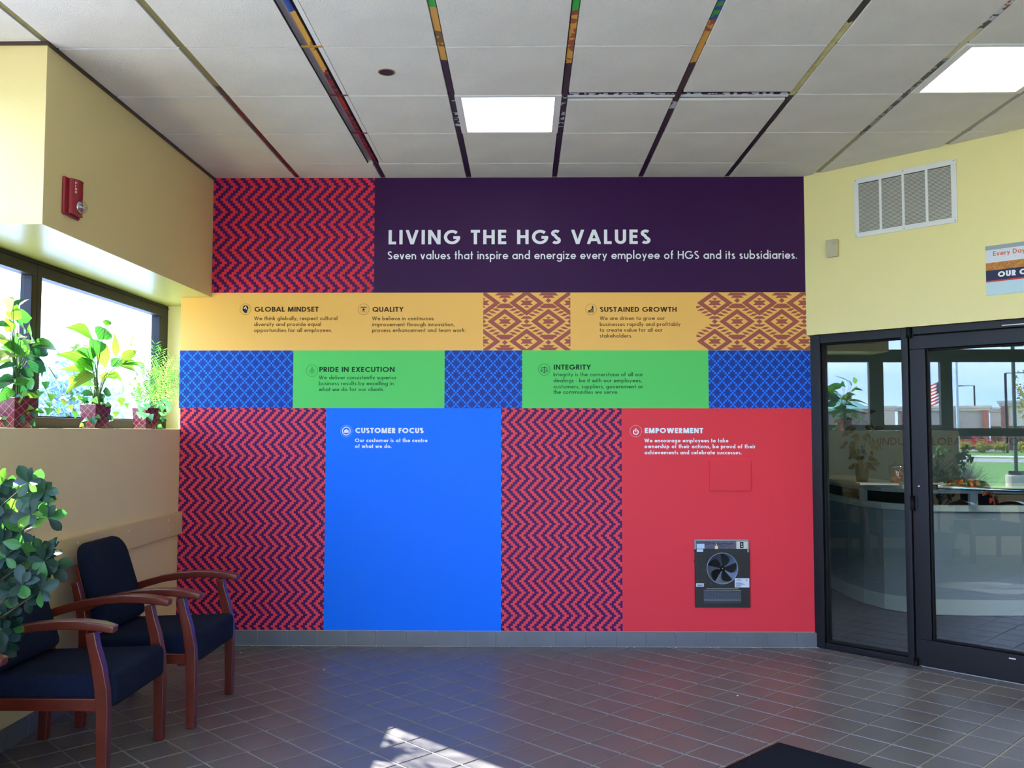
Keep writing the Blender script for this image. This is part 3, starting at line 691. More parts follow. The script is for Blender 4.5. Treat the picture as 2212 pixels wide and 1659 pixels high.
# lettering
UX, UZ, UD = Vector((1, 0, 0)), Vector((0, 0, 1)), Vector((0, -.0042, 0))
def wl_(txt, x0, x1, yb, cap):
    p = on_wall(x0, yb); q = on_wall(x1, yb); r = on_wall(x0, yb-cap); return (txt, Vector((p.x, D, p.z)), q.x-p.x, r.z-p.z)
M_LW = mat('print_white', (236, 240, 246), .5, .3); M_LB = mat('print_dark_brown', (70, 48, 16), .5, .2); M_LG = mat('print_dark_green', (10, 66, 34), .5, .2)
M_LB2 = mat('print_brown', (108, 78, 30), .5, .2); M_LG2 = mat('print_green', (22, 98, 50), .5, .2)
lettering('heading', M_LW, mural, [wl_('LIVING THE HGS VALUES', 839.5, 1404.5, 528.2, 31)], .195, .20, 0, UX, UZ, UD)
lettering('subheading', M_LW, mural, [wl_('Seven values that inspire and energize every employee of HGS and its subsidiaries.', 837.5, 1721.5, 560.6, 17.4)], .14, .135, 0, UX, UZ, UD)
def block(head, hx0, hx1, hy, x0, lines, mh, mb_, sh=.20, sb=.145, cap=10.8, bc=8.0):
    lettering('heading', mh, mural, [wl_(head, hx0, hx1, hy, cap)], sh, .115, 0, UX, UZ, UD)
    lettering('paragraph', mb_, mural, [wl_(t, x0, x1, yb, bc) for t, x1, yb in lines], sb, .12, 0, UX, UZ, UD)
block('GLOBAL MINDSET', 550, 688.4, 673.6, 549, [('We think globally, respect cultural', 729, 691.8), ('diversity and provide equal', 693.8, 704.5), ('opportunities for all employees.', 717.5, 717.3)], M_LB, M_LB2)
block('QUALITY', 804.6, 871.6, 673.8, 804, [('We believe in continuous', 936.7, 692), ('improvement through innovation,', 981.8, 704.9), ('process enhancement and team work.', 1006, 717.3)], M_LB, M_LB2)
block('SUSTAINED GROWTH', 1295.9, 1461.5, 673.9, 1295.5, [('We are driven to grow our', 1435.5, 691.5), ('businesses rapidly and profitably', 1469.6, 704.4), ('to create value for all our', 1430.8, 716.8), ('stakeholders.', 1365.4, 729.3)], M_LB, M_LB2)
block('PRIDE IN EXECUTION', 690, 852.6, 803.5, 689, [('We deliver consistently superior', 856.9, 819.4), ('business results by excelling in', 850.5, 832.2), ('what we do for our clients.', 830, 844.9)], M_LG, M_LG2)
block('INTEGRITY', 1196.1, 1276, 798.5, 1195.5, [('Integrity is the cornerstone of all our', 1388.5, 812.9), ('dealings - be it with our employees,', 1386.2, 825.9), ('customers, suppliers, government or', 1388.7, 838.9), ('the communities we serve.', 1335.4, 850.7)], M_LG, M_LG2)
block('CUSTOMER FOCUS', 767.7, 914.9, 935.6, 767, [('Our customer is at the centre', 923.4, 955.1), ('of what we do.', 846.3, 967.7)], M_LW, M_LW, .25, .19, 11.6)
block('EMPOWERMENT', 1392.6, 1518.7, 935.6, 1392, [('We encourage employees to take', 1572.9, 955.5), ('ownership of their actions, be proud of their', 1631.6, 968.1), ('achievements and celebrate successes.', 1602, 981.2)], M_LW, M_LW, .25, .19, 11.4)
# icons: drawn in pixel units about their centre
def icon(cx, cy_, r, m, shapes, ringm, rw=.8, mats=None):
    mb = MB(); c = on_wall(cx, cy_); sc_ = (on_wall(cx+10, cy_).x-c.x)/10
    Y = lambda k: D-.0046-.0003*k
    n = 32; ring = MB()
    pts = [(c.x+sc_*R0*math.cos(2*math.pi*i/n), D-.0042, c.z+sc_*R0*math.sin(2*math.pi*i/n)) for R0 in (r, r-rw) for i in range(n)]
    ring.poly(pts, [(i, (i+1) % n, n+(i+1) % n, n+i) for i in range(n)])
    o = ring.build('icon', ringm, mural)
    for k, (pl_, mi) in enumerate(shapes):
        mb.k = mi; mb.poly([(c.x+sc_*a, Y(1+mi)-.00003*k, c.z+sc_*b) for a, b in pl_], [tuple(range(len(pl_)))])
    mb.build('pictogram', m, o)
circ = lambda x, y, r, n=14: [(x+r*math.cos(2*math.pi*i/n), y+r*math.sin(2*math.pi*i/n)) for i in range(n)]
def ringq(x, y, r0, r1, a0, a1, n=16):
    P0 = [(math.radians(a0+(a1-a0)*i/n)) for i in range(n+1)]
    return [[(x+r0*math.cos(P0[i]), y+r0*math.sin(P0[i])), (x+r0*math.cos(P0[i+1]), y+r0*math.sin(P0[i+1])), (x+r1*math.cos(P0[i+1]), y+r1*math.sin(P0[i+1])), (x+r1*math.cos(P0[i]), y+r1*math.sin(P0[i]))] for i in range(n)]
def seg(a, b, w_):
    a, b = Vector(a), Vector(b); d = (b-a).normalized(); n = Vector((-d.y, d.x))*w_/2; return [tuple(a-n), tuple(b-n), tuple(b+n), tuple(a+n)]
M_RB = mat('print_ring_brown', (176, 128, 44), .5, .2); M_RG = mat('print_ring_green', (30, 130, 60), .5, .2); M_RW = mat('print_ring_white', (120, 180, 250), .5, .2); M_RR = mat('print_ring_pink', (244, 160, 170), .5, .2)
M_INK = mat('print_ink', (26, 26, 32), .5, .2)
icon(530.5, 668, 12.3, [M_INK, M_LW], [([(-5.5, 2), (-6.5, -1), (-5.5, -2), (-5.5, -4.5), (-2.5, -5.5), (-2, -8), (3.5, -8), (4, -3), (6, 1)], 0), (circ(.3, 2.2, 6.2), 0)] + [(p, 1) for p in ringq(.5, 4, .7, 2, 0, 360, 8)+ringq(-2.4, 2.2, .5, 1.6, 0, 360, 8)+ringq(2.4, .6, .5, 1.6, 0, 360, 8)], M_RB)
icon(785.6, 668.3, 12.4, [M_INK, M_RB], [(seg((-6.5, 4.6), (6.5, 4.6), 1.8), 0), (circ(0, -.3, 2.3), 0), (seg((-1, -2), (-1.8, -5), 1.2), 0), (seg((1, -2), (1.8, -5), 1.2), 0)] + [(seg(a, b, .5), 1) for a, b in (((-6.5, 4), (-6.5, -6)), ((6.5, 4), (6.5, -6)), ((-6.5, -6), (6.5, -6)))], M_RB)
icon(1276.7, 668.4, 12.4, [M_INK], [([(x0, -7), (x0+1.6, -7), (x0+1.6, hh), (x0, hh-.6)], 0) for x0, hh in ((-7, -3.2), (-4.4, -2.8), (-1.8, -1.4), (.8, 1), (3.4, 4))] + [([(-7, -3), (-2, -1.6), (1.5, 2), (2.8, 5), (4.4, 4.4), (2.6, .6), (-1, -2.9), (-7, -4.2)], 0), ([(.4, 4.2), (6, 4.6), (3.2, 8)], 0)], M_RB)
icon(674.5, 800.7, 12.9, [M_RG], [(seg(a, b, .7), 0) for a, b in (((0, 8), (-2.6, 3)), ((0, 8), (2.6, 3)), ((-2.6, 3), (0, 1)), ((2.6, 3), (0, 1)), ((0, 4), (-6, -1.6)), ((0, 4), (6, -1.6)), ((-6, -1.6), (0, -6.8)), ((6, -1.6), (0, -6.8)), ((0, -6.8), (0, 1)), ((-3, 1), (0, -2)), ((3, 1), (0, -2)))], M_RG, .6)
icon(1175.6, 798.5, 13, [M_LG], [(seg((0, 7), (0, -6.5), 1.3), 0), (seg((-3.5, -6.8), (3.5, -6.8), 1.1), 0), (seg((-6, 4.4), (0, 5.2), .9), 0), (seg((6, 4.4), (0, 5.2), .9), 0)] + [(seg(a, b, .6), 0) for sx in (-1, 1) for a, b in (((sx*5.7, 4.4), (sx*8, -2)), ((sx*5.7, 4.4), (sx*3.4, -2)))] + [([(sx*8.4, -2), (sx*3, -2), (sx*4.6, -4), (sx*6.8, -4)], 0) for sx in (-1, 1)], M_RG, .9)
icon(748.4, 931, 13, [M_LW], [(p, 0) for p in ringq(0, 0, 7.6, 9.4, 0, 360, 24)] + [(circ(0, 1.4, 2.6), 0), (circ(-3, .4, 2), 0), (circ(3, .4, 2), 0), ([(-5.5, -2), (5.5, -2), (4.5, -4), (-4.5, -4)], 0), ([(-4.4, .8), (4.4, .8), (5.2, -2), (-5.2, -2)], 0)], M_RW, .9)
icon(1373.3, 931.3, 13, [M_LW], [(p, 0) for p in ringq(0, -2, 3.9, 6.3, 55-180-60, 55+70, 20)[:0]+ringq(0, -2, 3.9, 6.3, 125, 415, 20)] + [(seg((0, 3.6), (0, -1.8), 2.3), 0), (seg((0, 3.4), (-2.4, 5.2), 1.1), 0), (seg((0, 3.4), (2.4, 5.2), 1.1), 0), (circ(0, 4.8, 1.1, 8), 0)], M_RR, .9)

# access plate on the red field
ap, aq = on_wall(1532, 1060), on_wall(1621, 996)
t = thing('access_panel', ((ap.x+aq.x)/2, D, ap.z), 'flat square red access plate on the red field above the fan', 'panel')
MB().box((ap.x, D-.0135, ap.z), (aq.x, D-.0031, aq.z)).build('plate', P_('red'), t, bevel=.0015, seg=1)
for a, b in ((.02, .02), (.98, .02), (.02, .98), (.98, .98)): MB().lathe([(.004, 0), (.003, -.001)], (ap.x+(aq.x-ap.x)*a, D-.0135, ap.z+(aq.z-ap.z)*b), 8, 'y').build('screw', P_('red'), t)

# ------------------------------------------------------------------ CHAIRS
M_WOOD = mat('cherry_wood', (92, 34, 22), .28, .5, noise=.18, nscale=9, coat=.3)
M_NAVY = mat('navy_upholstery', (19, 28, 50), .9, .15, noise=.12, nscale=120, bump=.8, bscale=420)
def blob(w, d, h, r, n=3, puff=.0, taper=None):
    """rounded box centred on the origin, via bmesh bevel"""
    import bmesh
    bm = bmesh.new(); bmesh.ops.create_cube(bm, size=1)
    for v in bm.verts: v.co = Vector((v.co.x*w, v.co.y*d, v.co.z*h))
    bmesh.ops.bevel(bm, geom=bm.edges[:], offset=r, segments=n, profile=.6, affect='EDGES')
    m = MB(); bm.verts.ensure_lookup_table(); bm.verts.index_update()
    m.poly([v.co[:] for v in bm.verts], [tuple(v.index for v in f.verts) for f in bm.faces]); bm.free()
    if taper:
        for i, v in enumerate(m.v): m.v[i] = tuple(taper(Vector(v)))
    return m
def make_chair(label):                      # faces +x; origin on the floor midway between the front feet line and the back feet
    t = thing('armchair', (0, 0, 0), label, 'chair', 'navy waiting chairs along the low wall')
    hw = .290
    for sg in (-1, 1):
        y = sg*hw
        MB().sweep([(.285, y, 0), (.285, y, .10), (.283, y, .30), (.276, y, .40), (.258, y, .50), (.236, y, .58), (.224, y, .640)], .044, [.042, .044, .050, .054, .048, .042, .040]).build('leg', M_WOOD, t, bevel=.004)
        MB().sweep([(-.275, y, 0), (-.270, y, .15), (-.262, y, .34), (-.262, y, .48), (-.285, y, .60), (-.315, y, .72)], .042, [.042, .044, .050, .048, .042, .034]).build('leg', M_WOOD, t, bevel=.004)
        pts = [(.325, y, .652), (.27, y, .664), (.19, y, .672), (.10, y, .672), (0, y, .663), (-.10, y, .646), (-.20, y, .618), (-.292, y, .586)]
        MB().sweep(pts, [.050, .062, .064, .060, .056, .052, .048, .046], [.030, .036, .038, .038, .038, .038, .040, .042]).build('armrest', M_WOOD, t, bevel=.006)
        MB().box((-.245, y-.015, .316), (.262, y+.015, .366)).build('side_rail', M_WOOD, t, bevel=.003)
    MB().box((.20, -.275, .300), (.235, .275, .350)).build('front_rail', M_WOOD, t, bevel=.003)
    MB().box((-.25, -.275, .316), (-.215, .275, .366)).build('back_rail', M_WOOD, t, bevel=.003)
    def ts(v):
        f = max(0, (v.x+.1)/.4); z = v.z - .018*(v.x < 0)*abs(v.x)/.25
        if v.z < 0: z -= .052*f*f                              # thick rolled front edge
        z += .012*max(0, 1-(v.y/.25)**2)*(v.z > 0)
        return Vector((v.x, v.y, z))
    c = blob(.575, .528, .098, .036, 4, taper=ts); c.xf(Matrix.Translation((.030, 0, .410))); c.build('seat', M_NAVY, t, smooth=True)
    def tb(v):
        yy = v.y*(1-.05*(v.z > 0)); zz = v.z + (.030*(1-(v.y/.24)**2) if v.z > .1 else 0)
        return Vector((v.x + .020*(1-(v.y/.25)**2)*-1*(abs(v.z) < 1), yy, zz))
    import bmesh
    # backrest: rounded outline, padded
    out = []; W, H0, H1, rr = .235, .0, .455, .085
    for cx, cz, a0 in ((W-rr, H1-rr, 0), (-W+rr, H1-rr, 90), (-W+.03, .03, 180), (W-.03, .03, 270)):
        q = rr if cz > .1 else .03
        for i in range(7): a = math.radians(a0+90*i/6); out.append((cx+q*math.cos(a), cz+q*math.sin(a)))
    out = [(a*(1.0 if b < .2 else 1-.06*(b-.2)/.25), b+(.018*(1-(a/W)**2) if b > .3 else 0)) for a, b in out]
    n = len(out); bk_ = MB(); pts = []
    for x, k in ((-.042, .86), (-.030, .97), (-.010, 1), (.018, 1), (.036, .97), (.046, .88), (.050, .6)):
        for a, b in out: pts.append((x - .022*(1-(a/W)**2)*(1 if x > 0 else .6), a*k, .228+(b-.228)*k))
    fs = []
    for r_ in range(6):
        for i in range(n): fs.append((r_*n+i, r_*n+(i+1) % n, (r_+1)*n+(i+1) % n, (r_+1)*n+i))
    fs += [tuple(range(n))[::-1], tuple(6*n+i for i in range(n))]
    bk_.poly(pts, fs); bk_.xf(Matrix.Translation((-.205, 0, .455)) @ Matrix.Rotation(math.radians(-17), 4, 'Y'))
    bk_.build('backrest', M_NAVY, t, smooth=True)
    for sg in (-1, 1):
        MB().sweep([(-.262, sg*.20, .34), (-.268, sg*.20, .50), (-.318, sg*.20, .66), (-.352, sg*.20, .78)], .04, .022).build('back_support', M_WOOD, t, bevel=.002)
    return t
def dup(o, parent=None):
    c = o.copy(); C.objects.link(c); c.parent = parent
    for ch in list(o.children): dup(ch, c)
    return c
ch1 = make_chair('navy wooden-armed chair in the corner, nearest the mural')
ch1.location = (-1.660-.285, 4.825, 0)
ch2 = dup(ch1); ch2.location = (-1.760-.285+.012, 4.067, 0); ch2.rotation_euler.z = 0; ch2['label'] = 'navy wooden-armed chair half hidden by the leafy bush'
ch3 = dup(ch1); ch3.location = (-1.905-.285, 2.950, 0); ch3['label'] = 'chair at the left picture edge, only one wooden arm tip showing'

# ------------------------------------------------------------------ LEAVES
def leaf_mesh(name, prof, n=6, fold=.25, droop=.35, wavy=0):
    """unit leaf along +x, width along y, prof(t) half width"""
    m = MB(); pts = []; fs = []
    for i in range(n+1):
        t = i/n; z = -droop*t*t+droop*.3*t; hw = prof(t)
        for k in (-1, -.5, 0, .5, 1):
            pts.append((t, k*hw, z + fold*abs(k)*hw + wavy*math.sin(t*9+k)*hw*.2))
    for i in range(n):
        for k in range(4): fs.append((i*5+k, (i+1)*5+k, (i+1)*5+k+1, i*5+k+1))
    m.poly(pts, fs); me = bpy.data.meshes.new(name); me.from_pydata(m.v, [], m.f); me.polygons.foreach_set('use_smooth', [True]*len(me.polygons)); me.update(); return me
def leafmat(name, col, vein=.25, tr=.45, spec=.5):
    m = mat(name, col, .42, spec, trans=tr); t = m.node_tree; b = t.nodes['Principled BSDF']
    tcx = N(t, 'ShaderNodeTexCoord'); wv = N(t, 'ShaderNodeTexWave'); wv.bands_direction = 'Y'; wv.inputs['Scale'].default_value = 7; wv.inputs['Distortion'].default_value = 1.2
    t.links.new(tcx.outputs['Object'], wv.inputs[0]); r = N(t, 'ShaderNodeValToRGB'); t.links.new(wv.outputs['Fac'], r.inputs[0])
    c = s2l(col); r.color_ramp.elements[0].color = tuple(v*(1-vein) for v in c[:3])+(1,); r.color_ramp.elements[1].color = tuple(min(1, v*(1+vein)) for v in c[:3])+(1,)
    t.links.new(r.outputs[0], b.inputs['Base Color']); tl = [q for q in t.nodes if q.type == 'BSDF_TRANSLUCENT'][0]
    h = N(t, 'ShaderNodeMix', data_type='RGBA', blend_type='MULTIPLY'); h.inputs[0].default_value = 1; t.links.new(r.outputs[0], h.inputs[6]); h.inputs[7].default_value = (1.1, 1.25, .6, 1)
    t.links.new(h.outputs[2], tl.inputs[0]); return m
ML_B = leafmat('leaf_lime', (104, 158, 56), tr=.4); ML_M = leafmat('leaf_green', (66, 128, 62)); ML_D = leafmat('leaf_deep_green', (34, 80, 54), tr=.3)
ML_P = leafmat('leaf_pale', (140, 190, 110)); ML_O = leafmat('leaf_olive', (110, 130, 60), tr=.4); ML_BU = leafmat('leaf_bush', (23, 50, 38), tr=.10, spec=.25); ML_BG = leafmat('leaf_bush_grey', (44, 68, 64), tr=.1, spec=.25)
lance = lambda t: .155*math.sin(math.pi*min(1, t*1.02)**.75)*(1-.25*t)+.002
ovate = lambda t: .30*math.sin(math.pi*t**.62)*(1-.2*t)+.002
obov = lambda t: .27*math.sin(math.pi*t**1.5)**.75+.02*(1-t)
heart = lambda t: .40*math.sin(math.pi*t**.5)**.9+.003
LM = {}
def leafdata(kind, m):
    k = (kind, m.name)
    if k not in LM:
        pr, kw = {'lance': (lance, dict(droop=.35)), 'ovate': (ovate, dict(droop=.30, wavy=.4)), 'obov': (obov, dict(droop=.12, n=7, fold=.18)), 'heart': (heart, dict(droop=.2, fold=.3)), 'blade': (lambda t: .03*math.sin(math.pi*t**.7)+.004, dict(droop=.2, fold=.1, n=4))}[kind]
        me = leaf_mesh('leaf', pr, **kw); me.materials.append(m); LM[k] = me
    return LM[k]
def put_leaf(par, kind, m, a, b, up, wscale=1.0, name='leaf'):
    a, b = Vector(a), Vector(b); x = (b-a); L = x.length; x.normalize(); up = Vector(up); y = up.cross(x)
    if y.length < 1e-3: y = Vector((0, 1, 0)).cross(x)
    y.normalize(); z = x.cross(y)
    o = bpy.data.objects.new(name, leafdata(kind, m)); C.objects.link(o); o.parent = par
    base = a-wloc(par)
    o.matrix_local = Matrix(((x.x*L, y.x*L*wscale, z.x*L, base.x), (x.y*L, y.y*L*wscale, z.y*L, base.y), (x.z*L, y.z*L*wscale, z.z*L, base.z), (0, 0, 0, 1)))
    return o
TOCAM = Vector((.45, -.89, .0))
M_POT = mat('burgundy_pot', (88, 20, 36), .35, .5, noise=.15, nscale=30); M_LAT = mat('pot_lattice', (168, 120, 124), .5, .3); M_SOIL = mat('moss', (40, 52, 36), .9, .1)
M_STEM = mat('stem_green', (86, 110, 60), .6, .3); M_TWIG = mat('twig_brown', (88, 74, 56), .8, .2)
def pot(par, c, top, bot, hgt, rz):
    def sq(h_, z): return [Vector((c[0], c[1], c[2]+z)) + Matrix.Rotation(rz, 3, 'Z') @ Vector((a*h_, b*h_, 0)) for a, b in ((-1, -1), (1, -1), (1, 1), (-1, 1))]
    B, T_ = sq(bot/2, 0), sq(top/2, hgt); Ti, Bi = sq(top/2-.008, hgt), sq(top/2-.012, hgt-.012)
    m = MB(); m.poly(B+T_+Ti+Bi, [(3, 2, 1, 0)]+[(i, (i+1) % 4, 4+(i+1) % 4, 4+i) for i in range(4)]+[(4+i, 4+(i+1) % 4, 8+(i+1) % 4, 8+i) for i in range(4)]+[(8+i, 8+(i+1) % 4, 12+(i+1) % 4, 12+i) for i in range(4)])
    p = m.build('pot', M_POT, par, bevel=.0015, seg=1)
    MB().poly(Bi, [(0, 1, 2, 3)]).build('moss', M_SOIL, par)
    lt = MB()
    for i in range(4):
        b0, b1, t0, t1 = B[i], B[(i+1) % 4], T_[i], T_[(i+1) % 4]; nrm = (b1-b0).cross(t0-b0).normalized()
        q = lambda u, v: b0.lerp(b1, u).lerp(t0.lerp(t1, u), v) + nrm*.0012
        for (u0, v0, u1, v1) in ((0, 0, 1, .62), (1, 0, 0, .62), (0, .55, .72, 1), (1, .55, .28, 1), (.5, 0, 1, .3), (.5, 0, 0, .3), (0, .25, 1, .92), (1, .25, 0, .92)):
            a, b = q(u0, v0), q(u1, v1); d = (b-a).normalized(); s_ = nrm.cross(d)*.0011
            lt.poly([a-s_, b-s_, b+s_, a+s_], [(0, 1, 2, 3)])
    lt.build('lattice_print', M_LAT, p)
    return p
XP = -2.545
def at(px, py, dx=0.0): return on_x(px, py, XP+dx)
def ivy(par, base, n, rx, drop, seed, mats):
    R = random.Random(seed)
    for i in range(n):
        a = R.uniform(0, 2*math.pi); rr = R.uniform(.02, rx); d = Vector((math.cos(a)*.6, math.sin(a), 0))
        z = R.uniform(-drop, .05) if rr > .06 else R.uniform(.0, .06)
        p = Vector(base)+d*rr+Vector((0, 0, z)); L = R.uniform(.035, .055)
        if p.x < -2.69: p.x = -2.68
        q = p+Vector((d.x*.5+R.uniform(-.3, .3)+.2, d.y*.6+R.uniform(-.4, .4), R.uniform(-1, .1))).normalized()*L
        if q.x < -2.695: q.x = -2.69
        if q.z < 1.503 and q.x < XW: q.z = 1.505
        put_leaf(par, 'heart', R.choice(mats), p, q, (R.uniform(-.2, .5), -1, .4), 1.0, 'ivy_leaf')
def sill_plant(lab, potc, ptop, pbot, ph, stem_px, leaves, ivyn, seed, ivymats, name='potted_plant'):
    t = thing(name, tuple(potc), lab, 'plant', None)
    pot(t, potc, ptop, pbot, ph, math.radians(45+26)); R = random.Random(seed)
    top = Vector(potc)+Vector((0, 0, ph-.01))
    hub = at(*stem_px)
    for (bx, by, tx, ty, w_, mm) in leaves:
        dx = R.uniform(-.05, .06); a = at(bx, by, dx*.6); b = at(tx, ty, dx+R.uniform(-.03, .05)); L = (b-a).length
        kind = 'ovate' if w_ > .45*L*340 else 'lance'
        wpx = w_/340; ws = 1.5*wpx/(L*(.58 if kind == 'ovate' else .29))
        put_leaf(t, kind, {'b': ML_B, 'm': ML_M, 'd': ML_D, 'p': ML_P, 'o': ML_O}[mm], a, b, TOCAM+Vector((R.uniform(-.3, .3), 0, R.uniform(-.1, .5))), max(.7, min(2.0, ws)))
        s0 = top+Vector((R.uniform(-.02, .02), R.uniform(-.02, .02), 0)); mid = s0.lerp(a, .5)+Vector((0, 0, .02))
        MB().tube([s0, mid.lerp(hub, .35), a], [.0028, .0024, .0016], 5, False).build('stem', M_STEM, t, smooth=True)
    ivy(t, top, ivyn, .15, .11, seed+3, ivymats)
    return t
p2c = on_z(206, 921, 1.4972); p2c = Vector((XP, p2c.y, 1.498)); p2c.y = at(206, 900).y
p1c = Vector((XP, at(34, 890).y, 1.498)); p3c = Vector((XP, at(314, 895).y, 1.498))
L2 = [(199, 729, 166, 697, 26, 'b'), (212, 733, 241, 698, 26, 'm'), (228, 704, 237, 685, 12, 'b'), (212, 735, 205, 767, 24, 'm'), (219, 737, 223, 801, 23, 'b'), (188, 753, 161, 737, 13, 'p'),
      (201, 797, 152, 752, 30, 'b'), (201, 797, 160, 776, 22, 'm'), (185, 799, 145, 793, 12, 'b'), (250, 770, 249, 719, 11, 'b'), (282, 752, 285, 722, 7, 'p'), (258, 786, 324, 770, 25, 'b'), (262, 776, 300, 752, 16, 'o'),
      (255, 790, 322, 797, 12, 'o'), (238, 806, 292, 843, 19, 'b'), (214, 811, 246, 821, 15, 'o'), (200, 806, 158, 826, 12, 'o'), (160, 812, 154, 835, 12, 'b'), (262, 788, 330, 780, 14, 'b'), (205, 835, 186, 820, 8, 'p'), (204, 770, 172, 748, 20, 'm'), (222, 845, 245, 852, 14, 'd'), (200, 848, 176, 850, 13, 'd'), (214, 848, 212, 872, 20, 'd'), (240, 792, 268, 768, 16, 'm'), (196, 820, 168, 806, 12, 'm'), (232, 815, 262, 806, 12, 'b')]
sill_plant('broad-leaved plant in a burgundy pot, middle of the window sill', p2c, .125, .098, .142, (208, 800), L2, 34, 5, [ML_D, ML_D, ML_M, ML_D, ML_B])
L1 = [(22, 672, 66, 628, 10, 'd'), (28, 662, 9, 648, 20, 'p'), (26, 692, 38, 656, 17, 'b'), (38, 684, 72, 684, 20, 'm'), (30, 690, 74, 712, 22, 'm'), (58, 712, 80, 738, 24, 'b'), (68, 748, 158, 743, 14, 'm'), (60, 762, 134, 752, 12, 'd'),
      (55, 764, 113, 790, 13, 'd'), (58, 780, 114, 803, 19, 'd'), (48, 762, 5, 728, 18, 'o'), (47, 772, 50, 726, 18, 'b'), (36, 768, -6, 758, 22, 'o'), (25, 716, 16, 690, 14, 'b'), (42, 790, -4, 785, 10, 'd'), (46, 775, 34, 728, 14, 'm'),
      (20, 735, -12, 720, 16, 'o'), (40, 800, 88, 812, 13, 'd'), (32, 812, -6, 832, 15, 'd'), (44, 815, 92, 846, 14, 'd'), (28, 790, 60, 806, 14, 'm'), (22, 775, -8, 778, 12, 'o'), (50, 745, 96, 728, 12, 'b'), (34, 835, 62, 856, 18, 'd'), (26, 840, 2, 860, 14, 'm'), (30, 748, 6, 750, 14, 'm'), (36, 730, 62, 716, 12, 'o'), (52, 770, 100, 772, 12, 'd'), (30, 830, 70, 815, 12, 'm'), (36, 826, -8, 812, 12, 'd'), (20, 702, -6, 696, 10, 'd')]
sill_plant('tall broad-leaved plant in a burgundy pot, leftmost on the window sill', p1c, .135, .105, .150, (38, 790), L1, 40, 9, [ML_D, ML_D, ML_D, ML_M, ML_B])
# trailing vine leaves of the two plants
for par_n, spots in ((None, [(98, 832, 16), (87, 850, 9), (113, 858, 14), (106, 874, 10), (107, 888, 13), (124, 888, 12), (140, 868, 12), (160, 862, 10), (152, 880, 12), (172, 858, 10), (166, 895, 12), (262, 868, 18), (272, 876, 12), (250, 895, 12)]),):
    vine_owner = {True: [o for o in C.objects if o.name == 'potted_plant.001'][0], False: [o for o in C.objects if o.name == 'potted_plant'][0]}
    for px, py, L in spots:
        own = vine_owner[px < 130]; a = at(px, py-L/2, .03); b = at(px+random.uniform(-4, 5), py+L/2, .05)
        put_leaf(own, 'heart', random.choice([ML_M, ML_B, ML_O]), a, b, TOCAM+Vector((0, 0, .3)), .9, 'ivy_leaf')
for own, pts in ((vine_owner[True], [(60, 858), (85, 840), (98, 838), (108, 862), (107, 884)]), (vine_owner[True], [(107, 870), (124, 884)]), (vine_owner[False], [(190, 862), (172, 856), (150, 862), (138, 868)]), (vine_owner[False], [(180, 868), (160, 876), (166, 894)]), (vine_owner[False], [(225, 862), (250, 862), (268, 872)])):
    MB().tube([at(x_, y_, .03) for x_, y_ in pts], .0014, 5, False).build('vine_stem', M_STEM, own, smooth=True)
# fern palm
t = thing('potted_palm', tuple(p3c), 'feathery palm in a burgundy pot at the right end of the sill', 'plant')
pot(t, p3c, .120, .098, .140, math.radians(45+26)); R = random.Random(4); top = p3c+Vector((0, 0, .13)); M_FR = [leafmat('leaf_frond_pale', (170, 200, 120), tr=.3), leafmat('leaf_frond', (110, 160, 80), tr=.3), ML_M, ML_P]
for i, (tx, ty) in enumerate([(404, 768), (402, 790), (398, 812), (396, 838), (398, 852), (352, 752), (336, 738), (372, 762), (300, 800), (284, 822), (286, 844), (318, 772), (380, 776), (346, 792), (306, 826), (362, 812), (392, 826), (330, 800), (374, 800)]):
    tip = at(tx, ty, R.uniform(-.02, .12)); mid = top.lerp(tip, .5)+Vector((0, 0, .04)); fr = MB(); P0 = []
    for k in range(11):
        q = k/10; P0.append(top*(1-q)**2+mid*2*q*(1-q)+tip*q*q)
    fr.tube(P0, [.0018-.0012*k/10 for k in range(11)], 4, False)
    for k in range(3, 11):
        d = (P0[k]-P0[k-1]).normalized(); side = d.cross(TOCAM).normalized()
        for f_ in (0, .5):
            o_ = P0[k-1].lerp(P0[k], f_)
            for sg in (-1, 1):
                L = .075*(1-.5*abs(k-6)/6)*R.uniform(.8, 1.15); dv = (d*.75+side*sg*.75+Vector((R.uniform(-.25, .25), 0, R.uniform(-.15, .05)))).normalized(); wv_ = dv.cross(TOCAM+Vector((0, 0, .3))).normalized()*.0033
                e_ = o_+dv*L
                fr.poly([o_, o_+dv*L*.45-wv_, e_, o_+dv*L*.45+wv_], [(0, 1, 2, 3)])
    fr.build('frond', M_FR[i % 4], t)
ivy(t, top+Vector((.03, .05, -.01)), 24, .12, .10, 21, [ML_D, ML_D, ML_M, leafmat('leaf_mint', (110, 178, 140))])
MLM = _m['leaf_mint']
for px, py in ((298, 872), (306, 884), (316, 878), (303, 896), (313, 898), (355, 866), (362, 874), (350, 882), (364, 884), (352, 896), (345, 872)):
    put_leaf(t, 'heart', MLM, at(px, py-6, .05), at(px+random.uniform(-3, 3), py+6, .07), TOCAM+Vector((0, 0, .3)), 1, 'ivy_leaf')

